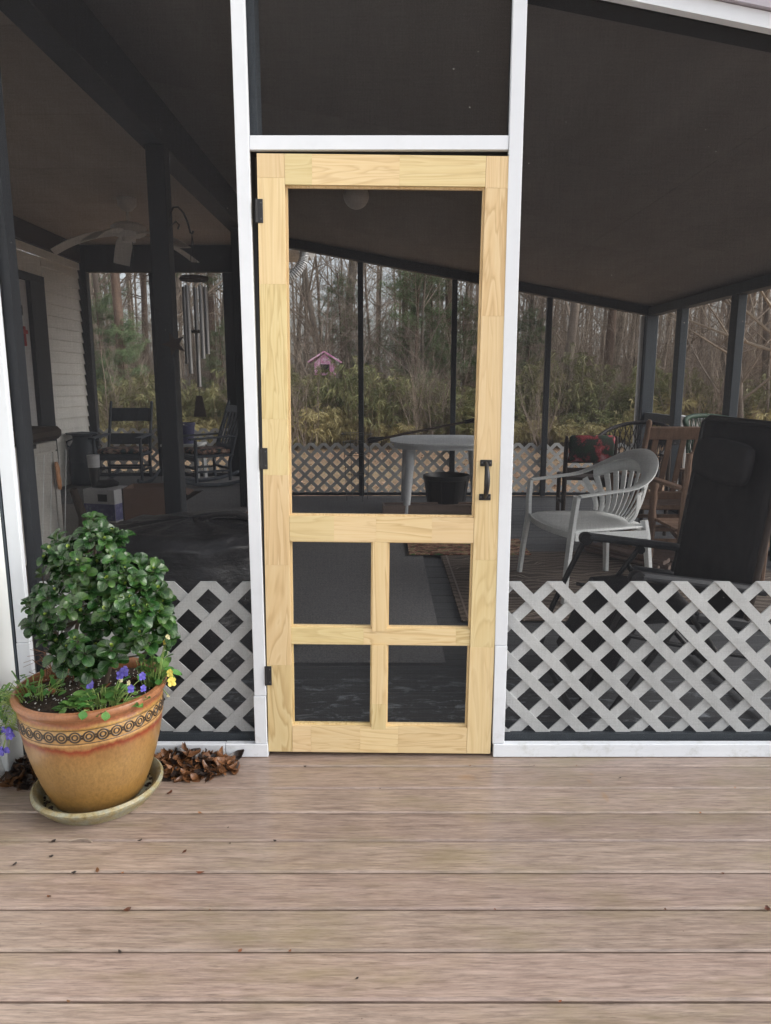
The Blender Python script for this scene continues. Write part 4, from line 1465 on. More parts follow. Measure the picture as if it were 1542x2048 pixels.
for k in range(5):
    a = .5 + 2 * PI * k / 5
    x, y = .066 * math.cos(a), .066 * math.sin(a)
    L = (.40, .60, .46, .52, .43)[k]
    MB().tube([(x, y, -.045), (x, y, -.045 - L)], .0135, 12).build('chime_tube', 'steel', ch, 60)
    MB().tube([(x, y, -.012), (x, y, -.05)], .0015, 4).build('tube_cord', 'black', ch)
    MB().tube([(.03 * math.cos(a), .03 * math.sin(a), .012), (0, 0, .262)], .0015, 4).build('hanging_cord', 'black', ch)
MB().lathe([(.0, -.008), (.040, -.008), (.043, 0), (.040, .008), (.0, .008)], 16, (0, 0, -.31), cap=False).build('striker', 'dkwood', ch)
MB().tube([(0, 0, -.012), (0, 0, -.72)], .0015, 4).build('sail_cord', 'black', ch)
MB().prism([(-.018, -.70), (.018, -.70), (.040, -.83), (-.040, -.83)], -.004, .004).build('wind_sail', 'dkwood', ch)
sp = []
for k in range(10):
    a = PI / 2 + .35 + PI * k / 5
    r = .075 if k % 2 == 0 else .030
    sp.append((r * math.cos(a), r * math.sin(a)))
st = MB().prism(sp, -.004, .004).build('star_ornament', 'dkwood', loc=(-1.262, 2.05, 1.565), rot=(0, 0, R(12)))
tag(st, 'dark five-pointed metal star hung on the porch post', 'star')
cr = MB()
cr.box((0, 0, 0), (.02, .04, .20), ch=.004)
cr.box((.001, 0, .045), (.02, .12, .04), ch=.004)
tag(cr.build('wall_cross', 'red', loc=(-3.704, 5.205, 1.80)), 'small red cross hung on the house door', 'cross')
gl = thing('ceiling_light', 'round frosted ceiling globe above the screen door', 'light', (-.19, 3.05, zc(-.19) - .004))
MB().lathe([(.0, .0), (.075, .0), (.075, -.03), (.06, -.035)], 24, cap=False).build('base', 'fanwhite', gl, 40)
MB().lathe([(.055, -.03)] + [(.092 * math.sin(a), -.090 - .092 * math.cos(a)) for a in [PI * (.80 - .8 * i / 12) for i in range(13)]], 24, cap=False).build('globe', 'globe', gl, 60)

# white railing outside the right wall
rl = thing('deck_railing', 'white deck railing outside the right screen', 'railing', (3.55, 4.6, -.1))
MB().box((0, 0, 1.02), (.09, 3.6, .04), ch=.004).build('top_rail', 'plastic', rl)
MB().box((0, 0, .12), (.05, 3.6, .05), ch=.004).build('bottom_rail', 'plastic', rl)
for k in range(26):
    MB().box((0, -1.7 + k * .136, .57), (.035, .035, .86)).build('baluster', 'plastic', rl)
for y in (-1.75, 1.75):
    MB().box((0, y, .12), (.10, .10, 1.84)).build('post', 'plastic', rl)

# ------------------------------------------------------------------ pot, saucer, shrub, violas
PX, PY = -.922, -.262
sa = thing('plant_saucer', 'grey green glazed saucer under the big flower pot', 'saucer', (PX, PY, .0015))
MB().lathe([(.0, .006), (.120, .006), (.135, .0), (.165, .0), (.172, .012), (.186, .022), (.192, .034), (.202, .042), (.204, .052), (.196, .060), (.186, .056), (.178, .040), (.165, .020), (.0, .016)], 64, cap=False).build('dish', 'saucer', sa, 50)
db_ = MB()
for k in range(150):
    a, r = rng.uniform(0, 2 * PI), .15 + .022 * rng.random()
    db_.box((r * math.cos(a), r * math.sin(a), .0205 + rng.uniform(0, .004)), (rng.uniform(.004, .014), rng.uniform(.003, .009), .004), Euler((rng.uniform(-.4, .4), 0, rng.uniform(0, 6))).to_matrix())
db_.build('wet_debris', 'soil', sa, kind='stuff')

pot = thing('flower_pot', 'large ochre glazed stoneware pot with a band of ring ornaments', 'pot', (PX, PY, .019))
prof = [(.0, .0), (.128, .0), (.140, .004), (.147, .018), (.169, .075), (.189, .14), (.204, .20), (.211, .245), (.2125, .262), (.2155, .266), (.2165, .272), (.2150, .276),
        (.2160, .280), (.2170, .315), (.2160, .319), (.2185, .322), (.2185, .327), (.2160, .331), (.2170, .342), (.2225, .350), (.2300, .356), (.2325, .366), (.2290, .375), (.2190, .378), (.2100, .372), (.2070, .358), (.2050, .325), (.0, .325)]
MB().lathe(prof, 96, cap=False).build('pot_wall', 'pot', pot, 50)
NR = 35
ring = MB()
for RR, rr in ((.0155, .0028), (.0078, .0026)):
    n1, n2 = 18, 6
    vs = []
    for i in range(n1):
        a = 2 * PI * i / n1
        for j in range(n2):
            b = 2 * PI * j / n2
            q = RR + rr * math.cos(b)
            vs.append((q * math.cos(a), -.9 * rr * math.sin(b) * .8, q * math.sin(a)))
    ring.add(vs, [(i * n2 + j, ((i + 1) % n1) * n2 + j, ((i + 1) % n1) * n2 + (j + 1) % n2, i * n2 + (j + 1) % n2) for i in range(n1) for j in range(n2)])
ring.box((.0195, 0, .004), (.007, .003, .005))
ring.box((.0195, 0, -.004), (.007, .003, .005))
rme = ring.mesh('ring_ornament', 60)
for k in range(NR):
    a = 2 * PI * k / NR + .02
    link('ring_ornament', rme, 'potdark', pot, (.2163 * math.cos(a), .2163 * math.sin(a), .2985), (0, 0, a + PI / 2))
for z, r in ((.2765, .2152), (.3195, .2166)):
    MB().tube([(r * math.cos(2 * PI * i / 72), r * math.sin(2 * PI * i / 72), z) for i in range(73)], .0014, 5, cap=False).build('groove_line', 'potdark', pot)
so = MB()
vs, ns = [], 26
for j in range(9):
    for i in range(ns):
        r = .207 * j / 8
        a = 2 * PI * i / ns
        z = .345 + .022 * (1 - (j / 8) ** 2) + .010 * noise.noise(V((r * math.cos(a) * 18, r * math.sin(a) * 18, 1)))
        vs.append((r * math.cos(a), r * math.sin(a), z))
so.add(vs, [(j * ns + i, j * ns + (i + 1) % ns, (j + 1) * ns + (i + 1) % ns, (j + 1) * ns + i) for j in range(8) for i in range(ns)])
sl_ = so.build('soil', 'soil', pot, 180)
pe = MB()
for k in range(260):
    a, r = rng.uniform(0, 2 * PI), .2 * math.sqrt(rng.random())
    s = rng.uniform(.0014, .0034)
    pe.box((r * math.cos(a), r * math.sin(a), .347 + .022 * (1 - (r / .207) ** 2) + rng.uniform(0, .004)), (s, s, s), Euler((rng.random() * 3, rng.random() * 3, 0)).to_matrix())
pe.build('perlite', 'perlite', sl_, kind='stuff')
ml = MB()


def deadleaf_geo(mb, c, L, w, rot, curl):
    k = 6
    vs = []
    for i in range(k + 1):
        f = i / k
        ww = w * math.sin(PI * min(1, f * .92 + .06)) ** .7 * .5
        x = L * (f - .5)
        zz = curl * L * (f - .5) ** 2 * 2
        for s in (-1, 0, 1):
            vs.append(rot @ V((x, s * ww * (1 + .15 * math.sin(i * 5)), zz + abs(s) * curl * w * .5)) + c)
    mb.add(vs, [(i * 3 + j, (i + 1) * 3 + j, (i + 1) * 3 + j + 1, i * 3 + j + 1) for i in range(k) for j in range(2)])


for k in range(34):
    a, r = rng.uniform(0, 2 * PI), .19 * math.sqrt(rng.random())
    deadleaf_geo(ml, V((r * math.cos(a), r * math.sin(a), .352 + .022 * (1 - (r / .207) ** 2) + rng.uniform(0, .006))), rng.uniform(.02, .05), rng.uniform(.01, .025), Euler((rng.uniform(-.5, .5), rng.uniform(-.4, .4), rng.uniform(0, 6))).to_matrix(), rng.uniform(-.3, .5))
ml.build('mulch', 'deadleaf', sl_, 180, kind='stuff', fix=False)

shrub = thing('potted_shrub', 'dense dark green shrub with rounded glossy leaves growing in the pot', 'shrub', (PX, PY, .355))


def leaf_mesh(L, w, cup, droop, young=0.0, nl=6):
    mb = MB()
    vs, uv = [], []
    cols = (-1, -.55, 0, .55, 1)
    for i in range(nl + 1):
        f = i / nl
        f = (0, .16, .36, .56, .76, .91, 1.0)[i]
        ww = w * .5 * (.10, .46, .80, .98, .97, .70, .26)[i]
        for s in cols:
            x = s * ww
            y = L * f
            z = cup * w * (s * s) * .5 * math.sin(PI * f) - droop * L * f * f + .10 * L * math.sin(PI * f) - .04 * w * (1 - abs(s)) * math.sin(PI * f)
            vs.append((x, y, z))
            uv.append((.5 + s * .5, f))
    n = len(cols)
    mb.add(vs, [(i * n + j, i * n + j + 1, (i + 1) * n + j + 1, (i + 1) * n + j) for i in range(nl) for j in range(n - 1)], uv, young)
    return mb


LV = [leaf_mesh(.038, .031, .45, .12), leaf_mesh(.033, .028, .6, .25), leaf_mesh(.026, .020, .7, .0), leaf_mesh(.013, .009, .8, -.1, .7)]
LM = [b.mesh('leaf', 180, True, False) for b in LV]
ros_px = [(735, 130), (700, 250), (810, 255), (920, 270), (1000, 300), (830, 340), (920, 350), (490, 370), (600, 400), (310, 500), (400, 560), (430, 630), (590, 560),
          (770, 560), (870, 490), (760, 680), (650, 640), (860, 700), (1020, 630), (1120, 520), (1170, 570), (1300, 555), (1290, 620), (1200, 690), (1040, 760), (1220, 780), (1330, 800),
          (210, 850), (300, 870), (400, 820), (540, 920), (310, 960), (310, 1050), (170, 1120), (640, 1020), (690, 1090), (900, 880), (1000, 900), (1080, 880), (1300, 900), (1380, 930),
          (1010, 990), (900, 1150), (985, 1120), (1190, 1100), (1150, 1040), (1390, 1110), (1440, 1150), (1310, 1150), (300, 1260), (500, 1345), (580, 1280), (590, 1430), (560, 1510),
          (820, 1400), (830, 1500), (700, 1540), (400, 1410), (360, 1120), (480, 980), (700, 800), (620, 850), (1240, 980), (1330, 1010), (860, 1000), (740, 1170), (140, 940),
          (1250, 1290), (1130, 1290), (520, 420), (700, 330), (940, 520), (560, 740), (980, 560), (1110, 680), (1250, 880), (1120, 960), (780, 930), (430, 480), (350, 440), (650, 1390), (760, 1320), (900, 1350), (470, 1480), (640, 1580), (900, 1450), (1000, 1250), (420, 1300), (1050, 1190), (250, 1180), (760, 1450), (1180, 1220)]
ros = []
for zx, zy in ros_px:
    px_, py_ = 30 + zx / 4.673, 1010 + zy / 4.673
    q = at(px_, py_, y=PY)
    dx, z = q.x - (PX + .03), q.z
    zr = (z - .36) / .60
    rad = .245 * math.sin(PI * min(1, max(.05, zr * .78 + .18))) + .02
    inside = max(0, 1 - (dx / rad) ** 2)
    dep = rad * math.sqrt(inside) * rng.uniform(.55, 1.0)
    q = at(px_, py_, y=PY - dep)
    ros.append((q, 1))
nb = 0
while nb < 24:
    a = rng.uniform(0, PI)
    z = rng.uniform(.48, .90)
    zr = (z - .36) / .60
    rad = (.23 * math.sin(PI * min(1, zr * .78 + .18)) + .01) * rng.uniform(.6, 1.0)
    ros.append((V((PX + .03 + rad * math.cos(a), PY + rad * math.sin(a) * .95, z)), 0))
    nb += 1
# a few inner clusters to close the crown
for k in range(8):
    a = rng.uniform(0, 2 * PI)
    z = rng.uniform(.55, .80)
    rad = rng.uniform(.03, .11)
    ros.append((V((PX + .03 + rad * math.cos(a), PY + rad * math.sin(a), z)), 0))
base = V((PX, PY, .355))
stems = MB()
trunks = [(V((-.03, 0, -.02)), V((-.04, .01, .18)), V((-.02, 0, .34))), (V((.03, -.01, -.02)), V((.09, -.01, .16)), V((.12, 0, .30))), (V((-.01, .03, -.02)), V((-.10, .03, .15)), V((-.13, .02, .26))), (V((.0, .0, -.02)), V((.03, .02, .25)), V((.04, .02, .48)))]
nodes = []
for tr in trunks:
    pts = [tr[0].lerp(tr[1], i / 5) for i in range(5)] + [tr[1].lerp(tr[2], i / 5) for i in range(6)]
    pts = [p + V((noise.noise(p * 20) * .008, noise.noise(p * 20 + V((5, 5, 5))) * .008, 0)) for p in pts]
    stems.tube(pts, [.010 - .006 * i / 10 for i in range(11)], 7)
    nodes += pts[2:]
leaves = []
for q, front in ros:
    p = q - base
    nd = min(nodes, key=lambda w: (w - p).length + (.25 if w.z > p.z - .02 else 0))
    mid = nd.lerp(p, .5) + V((0, 0, -.015))
    stems.tube([nd, mid, p], [.0035, .0028, .002], 5)
    out = V((p.x - .03, p.y, 0))
    out = out.normalized() if out.length > 1e-4 else V((0, -1, 0))
    ax = (out * rng.uniform(.2, .6) + V((0, -.35, 1)) * rng.uniform(.7, 1.0) + V((rng.uniform(-.3, .3), rng.uniform(-.3, .3), 0))).normalized()
    qa = ax.to_track_quat('Z', 'Y').to_matrix()
    ph = rng.uniform(0, 6.28)
    n_out = 5 if front else 4
    specs = [(0, i * 2 * PI / n_out + ph, rng.uniform(.0, .35), -.006) for i in range(n_out)] + [(1 if rng.random() < .6 else 2, i * 2 * PI / 3 + ph + .6, rng.uniform(.5, .85), .002) for i in range(3)]
    if front and rng.random() < .6:
        specs += [(3, i * PI + ph, 1.15, .006) for i in range(2)]
    for lv, an, tilt, up_ in specs:
        rot = qa @ Euler((0, 0, an)).to_matrix() @ Euler((tilt + rng.uniform(-.15, .15), rng.uniform(-.2, .2), rng.uniform(-.12, .12))).to_matrix()
        sc = rng.uniform(.62, 1.22)
        loc = p + ax * up_ + rot @ V((0, .003, 0))
        leaves.append((lv, rot, sc, loc, front, (base + loc - CAM).length))
stems.build('stems', 'bark', shrub, 60)
leaves.sort(key=lambda a: (0 if a[0] != 3 and a[4] else 1, a[5]))
rest = MB()
for i, (lv, rot, sc, loc, front, dd) in enumerate(leaves):
    if i < 300:
        o = link('leaf', LM[lv], 'leaf', shrub)
        o.matrix_local = Matrix.Translation(loc) @ (rot.to_4x4() @ Matrix.Scale(sc, 4))
    else:
        b = LV[lv]
        rest.add([rot @ (V(v) * sc) + loc for v in b.v], b.f, list(b.uv), b.at[0])
rest.build('leaves', 'leaf', shrub, 180, kind='stuff', uv=True, fix=False)


def viola(name, label, loc, leaf_pts, flowers, stems_col='viola_stem'):
    t = thing(name, label, 'flower', loc)
    vl = MB()
    k = 5
    for i in range(k + 1):
        f = i / k
        ww = .5 * math.sin(PI * min(1, f * .9 + .08)) ** .8
        vl.add([(-ww, f, .12 * f), (0, f, 0), (ww, f, .12 * f)], [])
    vl.f = [(i * 3 + j, i * 3 + j + 1, (i + 1) * 3 + j + 1, (i + 1) * 3 + j) for i in range(k) for j in range(2)]
    vme = vl.mesh('leaf', 180, False, False)
    stm = MB()
    for (p, d, L, w) in leaf_pts:
        o = link('leaf', vme, 'viola_leaf', t)
        d = V(d).normalized()
        qr = d.to_track_quat('Y', 'Z').to_matrix()
        qr = qr @ Euler((0, rng.uniform(-.5, .5), 0)).to_matrix()
        o.matrix_local = Matrix.Translation(V(p)) @ (qr.to_4x4() @ Matrix.Diagonal((w, L, L, 1)))
        root = V((p[0] * .55, p[1] * .55, min(0, p[2]) - .01))
        stm.tube([root, (root + V(p)) / 2 + V((0, 0, .012)), V(p)], .0013, 4)
    for (p, d, col, s) in flowers:
        d = V(d).normalized()
        qm = d.to_track_quat('Z', 'Y').to_matrix()
        fo = None
        hub = MB().lathe([(.0, .2 * s), (.12 * s, .1 * s), (.0, 0)], 8, cap=False)
        fo = hub.build('flower', 'petal_y', t)
        fo.matrix_local = Matrix.Translation(V(p)) @ qm.to_4x4()
        for i, (an, ln, wd) in enumerate(((90, 1.0, .85), (35, .85, .8), (145, .85, .8), (-35 - 20, .95, .85), (-125, .95, .85))):
            pm = MB()
            a = R(an)
            vs = []
            for u in range(5):
                f = u / 4
                ww = wd * s * .5 * math.sin(PI * min(1, f * .72 + .15)) ** .7
                for sd in (-1, 0, 1):
                    r = ln * s * f
                    x = r * math.cos(a) - sd * ww * math.sin(a)
                    y = r * math.sin(a) + sd * ww * math.cos(a)
                    vs.append((x, y, (.12 + .22 * f * f - .12 * abs(sd)) * s + .002 * (i % 2)))
            pm.add(vs, [(u * 3 + j, u * 3 + j + 1, (u + 1) * 3 + j + 1, (u + 1) * 3 + j) for u in range(4) for j in range(2)])
            pm.build('petal', col, fo, 180, fix=False)
        root = V((p[0] * .4, p[1] * .4, -.01))
        stm.tube([root, (root + V(p)) / 2 + V((0, 0, .015)), V(p) - d * .002], .0014, 4)
    stm.build('stems', stems_col, t, 60)
    return t


SZ = .019 + .358
# front right clump
c0 = V((PX + .085, PY - .125, SZ))
lp, fl_ = [], []
for k in range(80):
    a, r = rng.uniform(0, 2 * PI), rng.random() ** .6
    x, y = .105 * r * math.cos(a), .062 * r * math.sin(a)
    x, y = x * 1.0 + y * .35, y + x * .22
    z = .008 + .065 * (1 - r * r) * rng.uniform(.2, 1.15)
    out = V((x, y, 0)).normalized() if r > .05 else V((1, 0, 0))
    lp.append(((x, y, z), out + V((rng.uniform(-.6, .6), rng.uniform(-.6, .6) - .3, rng.uniform(-.5, .35))), rng.uniform(.026, .040), rng.uniform(.018, .030)))
for x, y, z in ((.05, -.098, .026), (-.02, -.088, .024), (-.09, -.06, .022)):
    lp.append(((x, y, z), (.1, -.7, -.45), .030, .026))
for px_, py_, col, s in ((250, 1343, 'petal_p', .017), (241, 1350, 'petal_p', .015), (181, 1368, 'petal_p', .016), (262, 1378, 'petal_p', .013), (285, 1353, 'petal_p', .013), (258, 1366, 'petal_w', .008), (287, 1377, 'petal_p', .011), (243, 1360, 'petal_w', .008)):
    q = at(px_, py_, y=PY - .145)
    p = q - c0
    fl_.append((p, (rng.uniform(-.2, .3), -1, rng.uniform(.2, .7)), col, s))
viola('viola_plant', 'violet flowered viola clump at the front of the big pot', c0, lp, fl_)
# right trailing clump with yellow flowers
c1 = V((PX + .175, PY + .03, SZ))
lp, fl_ = [], []
for k in range(50):
    a, r = rng.uniform(0, 2 * PI), rng.random() ** .6
    x, y, z = .055 * r * math.cos(a) + .02, .055 * r * math.sin(a), .02 + rng.uniform(0, .085)
    lp.append(((x, y, z), (rng.uniform(-.6, 1), rng.uniform(-1, .5), rng.uniform(-.6, .6)), rng.uniform(.026, .042), rng.uniform(.018, .028)))
for px_, py_, col, s in ((340, 1346, 'petal_y', .013), (343, 1363, 'petal_y', .017), (335, 1274, 'petal_w', .009), (330, 1284, 'petal_y', .009), (336, 1391, 'petal_w', .006)):
    q = at(px_, py_, y=PY - .02)
    fl_.append((q - c1, (rng.uniform(.1, .6), -.8, rng.uniform(-.5, .3)), col, s))
viola('viola_plant', 'yellow flowered viola trailing over the right rim of the pot', c1, lp, fl_)
# left trailing clump
c2 = V((PX - .155, PY - .05, SZ))
lp, fl_ = [], []
for k in range(110):
    f = rng.random()
    sp_ = rng.uniform(-.07, .06)
    if f < .45:
        x, z = rng.uniform(-.08, .10), .015 + rng.uniform(0, .04)
        d = (rng.uniform(-1, .6), rng.uniform(-1, .4), rng.uniform(-.3, .4))
    else:
        x, z = -.088 - rng.uniform(0, .05), rng.uniform(-.12, .04)
        d = (rng.uniform(-.8, .1), rng.uniform(-.7, .3), -1)
    lp.append(((x, sp_, z), d, rng.uniform(.020, .036), rng.uniform(.010, .018)))
for k in range(9):
    q = at(rng.uniform(2, 34), rng.uniform(1455, 1505), y=PY - .09)
    fl_.append((q - c2, (rng.uniform(-.6, .4), -1, rng.uniform(-.4, .3)), 'petal_p', rng.uniform(.010, .016)))
viola('viola_plant', 'leggy yellow-green viola spilling over the left rim of the pot', c2, lp, fl_)
# dead brown stalks at the back left of the pot
dsb = MB()
for k in range(46):
    a = rng.uniform(0, 6.28)
    p0 = V((rng.uniform(-.05, .05), rng.uniform(-.03, .05), 0))
    p1 = p0 + V((rng.uniform(-.10, .08), rng.uniform(-.05, .05), rng.uniform(.02, .10)))
    p2 = p1 + V((rng.uniform(-.06, .05), rng.uniform(-.03, .03), rng.uniform(-.03, .03)))
    dsb.tube([p0, p1, p2], [.0012, .001, .0007], 4)
tag(dsb.build('dried_stalks', 'deadleaf', loc=(PX - .12, PY + .06, SZ)), 'tangle of dried brown stalks at the back of the pot', 'stalks')

# ------------------------------------------------------------------ leaf litter on the deck
def litter(name, label, c, n, sx, sy, h, seed, dark=.25):
    r_ = random.Random(seed)
    mb = MB()
    for k in range(n):
        a, r = r_.uniform(0, 2 * PI), r_.random() ** .65
        x, y = sx * r * math.cos(a), sy * r * math.sin(a)
        z = .004 + h * (1 - r) ** .8 * r_.uniform(.1, 1)
        deadleaf_geo(mb, V((x, y, z)), r_.uniform(.012, .075), r_.uniform(.004, .034), Euler((r_.uniform(-.7, .7), r_.uniform(-.6, .6), r_.uniform(0, 6.28))).to_matrix(), r_.uniform(-.4, .7))
    o = mb.build(name, 'deadleaf', loc=c, smooth=180, kind='stuff', fix=False)
    o.data.materials.append(M['darkleaf'])
    for i, pl in enumerate(o.data.polygons):
        pl.material_index = 1 if ((i // 12) * 7919) % 100 < 100 * dark else 0
    tag(o, label, 'leaf litter')
    return o


litter('leaf_litter', 'heap of wet brown leaves between the pot and white trim', (-.69, -.085, 0), 420, .20, .092, .048, 3)
litter('leaf_litter', 'dark wet leaves gathered behind the pot at the house wall', (-1.20, -.12, 0), 240, .09, .11, .045, 4, .55)
leafmb = MB()
deadleaf_geo(leafmb, V((0, 0, .006)), .06, .035, Euler((.5, -.3, .4)).to_matrix(), .5)
tag(leafmb.build('dead_leaf', 'darkleaf', loc=(-.515, -.03, .004), smooth=180, fix=False), 'curled dark leaf against the white bottom trim', 'leaf')
lme = []
for k in range(4):
    q = MB()
    deadleaf_geo(q, V((0, 0, .002)), 1.0, .42 + .1 * k, Euler((.2, 0, 0)).to_matrix(), .15 + .1 * k)
    lme.append(q.mesh('leaf_fragment', 180, False, False))
spots = [(505, 1510, .016, 1), (488, 1512, .018, 1), (1240, 1557, .012, 1), (103, 1714, .016, 1), (195, 1742, .03, 0), (400, 1747, .03, 0), (255, 1821, .026, 0), (98, 1795, .016, 0), (369, 1704, .022, 0), (400, 1627, .022, 0),
         (340, 1587, .03, 0), (1535, 1820, .025, 0), (456, 1656, .01, 1), (460, 1688, .01, 1), (550, 1683, .015, 1), (280, 1683, .018, 1), (1153, 1532, .012, 0), (1068, 1532, .012, 0), (1470, 1577, .012, 0), (1400, 1627, .012, 0), (985, 1627, .008, 1), (714, 1958, .012, 1), (480, 1903, .016, 0), (580, 1904, .012, 0), (137, 2004, .014, 0), (1120, 2004, .012, 0), (30, 1730, .02, 1), (107, 1684, .02, 1), (760, 1578, .01, 1), (940, 1532, .012, 0), (610, 1534, .014, 1), (20, 1575, .02, 1), (240, 1905, .02, 1), (1445, 1748, .014, 0), (245, 1747, .012, 0), (148, 1747, .018, 1), (420, 1821, .01, 0), (990, 1820, .01, 0), (1330, 1820, .012, 0)]
for i, (px_, py_, s, dk_) in enumerate(spots):
    q = at(px_, py_, z=.0)
    o = link('leaf_fragment', lme[i % 4].copy(), 'darkleaf' if dk_ else 'deadleaf', None, (q.x, q.y, .002), (0, 0, rng.uniform(0, 6)))
    o.scale = (s * .75, s * .75, s * .6)
    zone = ('left third' if px_ < 514 else 'middle' if px_ < 1028 else 'right third')
    row_ = 'nearest the door' if py_ < 1600 else 'just in front of the saucer' if py_ < 1700 else 'midway out' if py_ < 1850 else 'nearest the viewer'
    tag(o, ('tiny dark leaf crumb on the deck, ' if dk_ else 'tiny rust brown leaf bit on the deck, ') + zone + ', ' + row_, 'leaf', 'dark leaf crumbs scattered on the deck' if dk_ else 'rust brown leaf bits scattered on the deck')
tw = MB().tube([V((0, 0, .004)), V((.03, .004, .006)), V((.055, .0, .005)), V((.07, -.012, .004))], [.0025, .002, .002, .003], 6).build('twig', 'twig', smooth=60, loc=tuple(at(138, 1684, z=0)), rot=(0, 0, .1))
tag(tw, 'pale curved twig on the deck in front of the saucer', 'twig')

# ------------------------------------------------------------------ the wood behind the house
def perp(d):
    a = d.cross(V((0, 0, 1)))
    return a.normalized() if a.length > .05 else V((1, 0, 0))


def grow(mb, p, d, r, L, lvl, rg, spec, wob=.16, grav=.0):
    n = spec['segs'][lvl]
    pts, rs = [p.copy()], [r]
    for i in range(n):
        d = (d + V((rg.uniform(-wob, wob), rg.uniform(-wob, wob), rg.uniform(-wob, wob) * .6 + grav))).normalized()
        p = p + d * (L / n)
        pts.append(p.copy())
        rs.append(r * (1 - (.75 if lvl else .62) * (i + 1) / n))
    mb.tube(pts, rs, spec['sides'][lvl], cap=False)
    if lvl + 1 < len(spec['segs']):
        nb = spec['kids'][lvl]
        for k in range(nb):
            f = spec['start'][lvl] + (1 - spec['start'][lvl]) * (k + rg.random()) / nb
            x = f * n
            i = min(n - 1, int(x))
            q = pts[i].lerp(pts[i + 1], x - i)
            dl = (pts[i + 1] - pts[i]).normalized()
            an = rg.uniform(0, 2 * PI)
            pr = perp(dl)
            pr2 = dl.cross(pr)
            sd = pr * math.cos(an) + pr2 * math.sin(an)
            dev = spec['dev'][lvl] * rg.uniform(.7, 1.3)
            nd = (dl * math.cos(dev) + sd * math.sin(dev)).normalized()
            grow(spec['out'][lvl + 1], q, nd, max(.004, rs[i] * spec['rr'][lvl]), L * spec['ll'][lvl] * rg.uniform(.6, 1.2) * (1.15 - .5 * f), lvl + 1, rg, spec, wob * 1.2, .03)
    return pts, rs


def bare_tree(label, H, r, seed, lean=0.05, mat='trunk', low=.28):
    rg = random.Random(seed)
    tr, cr_ = MB(), MB()
    spec = dict(segs=(12, 6, 4, 3), sides=(8, 5, 4, 3), kids=(17, 7, 6), start=(low, .2, .15), dev=(.85, .7, .7), rr=(.38, .5, .55), ll=(.36, .5, .5), out=(tr, cr_, cr_, cr_))
    grow(tr, V((0, 0, -.15)), V((rg.uniform(-lean, lean), rg.uniform(-lean, lean), 1)).normalized(), r, H, 0, rg, spec, .055)
    t = thing('bare_tree', label, 'tree')
    t['kind_name'] = label
    tr.build('trunk', mat, t, 180, fix=False)
    cr_.build('crown', 'twig', t, fix=False)
    return t


def pine(label, H, r, seed, z0, z1, nbr, blen):
    rg = random.Random(seed)
    tr, br, nd = MB(), MB(), MB()
    pts = []
    p = V((0, 0, -.15))
    d = V((rg.uniform(-.03, .03), rg.uniform(-.03, .03), 1)).normalized()
    for i in range(13):
        pts.append(p.copy())
        d = (d + V((rg.uniform(-.02, .02), rg.uniform(-.02, .02), 0))).normalized()
        p = p + d * H / 12
    tr.tube(pts, [r * (1 - .7 * i / 12) for i in range(13)], 9, cap=False)
    for k in range(nbr):
        z = z0 + (z1 - z0) * (k + rg.random()) / nbr
        f = z / H * 12
        i = min(11, int(f))
        q = pts[i].lerp(pts[i + 1], f - i)
        a = rg.uniform(0, 2 * PI)
        L = blen * (1.1 - .6 * (z - z0) / (z1 - z0)) * rg.uniform(.6, 1.15)
        dd = V((math.cos(a), math.sin(a), rg.uniform(-.05, .4)))
        bp = [q]
        for s in range(5):
            dd = (dd + V((rg.uniform(-.15, .15), rg.uniform(-.15, .15), rg.uniform(-.05, .16)))).normalized()
            bp.append(bp[-1] + dd * L / 5)
        br.tube(bp, [.035 * (1 - .16 * s) * r / .18 for s in range(6)], 4, cap=False)
        tips = [(bp[s], .7 + .1 * s) for s in (2, 3, 4, 5)]
        for s in (2, 3, 4, 5):
            for w in range(3):
                sd = V((rg.uniform(-1, 1), rg.uniform(-1, 1), rg.uniform(-.3, .6))).normalized()
                e = bp[s] + sd * rg.uniform(.25, .55) * blen / 2
                br.tube([bp[s], e], [.010, .006], 3, cap=False)
                tips.append((e, 1.0))
        for c, s in tips:
            for w in range(34):
                dv = V((rg.gauss(0, 1), rg.gauss(0, 1), rg.gauss(.35, .8))).normalized()
                ln = rg.uniform(.16, .30)
                st_ = c + V((rg.gauss(0, .09), rg.gauss(0, .09), rg.gauss(0, .07)))
                sd = dv.cross(V((rg.random(), rg.random(), rg.random()))).normalized() * .009
                nd.add([st_ - sd, st_ + sd, st_ + dv * ln + V((0, 0, -.03))], [(0, 1, 2)])
    t = thing('pine_tree', label, 'tree')
    t['kind_name'] = label
    tr.build('trunk', 'pinebark', t, 180, fix=False)
    br.build('limbs', 'pinebark', t, fix=False)
    nd.build('crown', 'needle', t, fix=False)
    return t


def gz(x, y):
    return GZ + (0.25 * noise.noise(V((x * .03, y * .03, 0))) if y > 14 else 0)


def where(x, y):
    q = 771 + F * (x - CAM.x) / ((y - CAM.y) * cT)
    for lim, txt in ((165, 'left of the porch'), (330, 'seen beside the porch post'), (470, 'seen past the wind chime'), (640, 'at the left of the door screen'), (722, 'by the pink playhouse'), (815, 'right of the first mullion in the door'),
                     (905, 'left of the second mullion in the door'), (1030, 'behind the door handle'), (1090, 'just right of the door'), (1190, 'above the rose cushion'), (1280, 'left of the corner post'), (1360, 'right of the corner post'), (1460, 'between the right posts'), (1545, 'at the right edge')):
        if q < lim:
            return txt
    return 'off to the right'


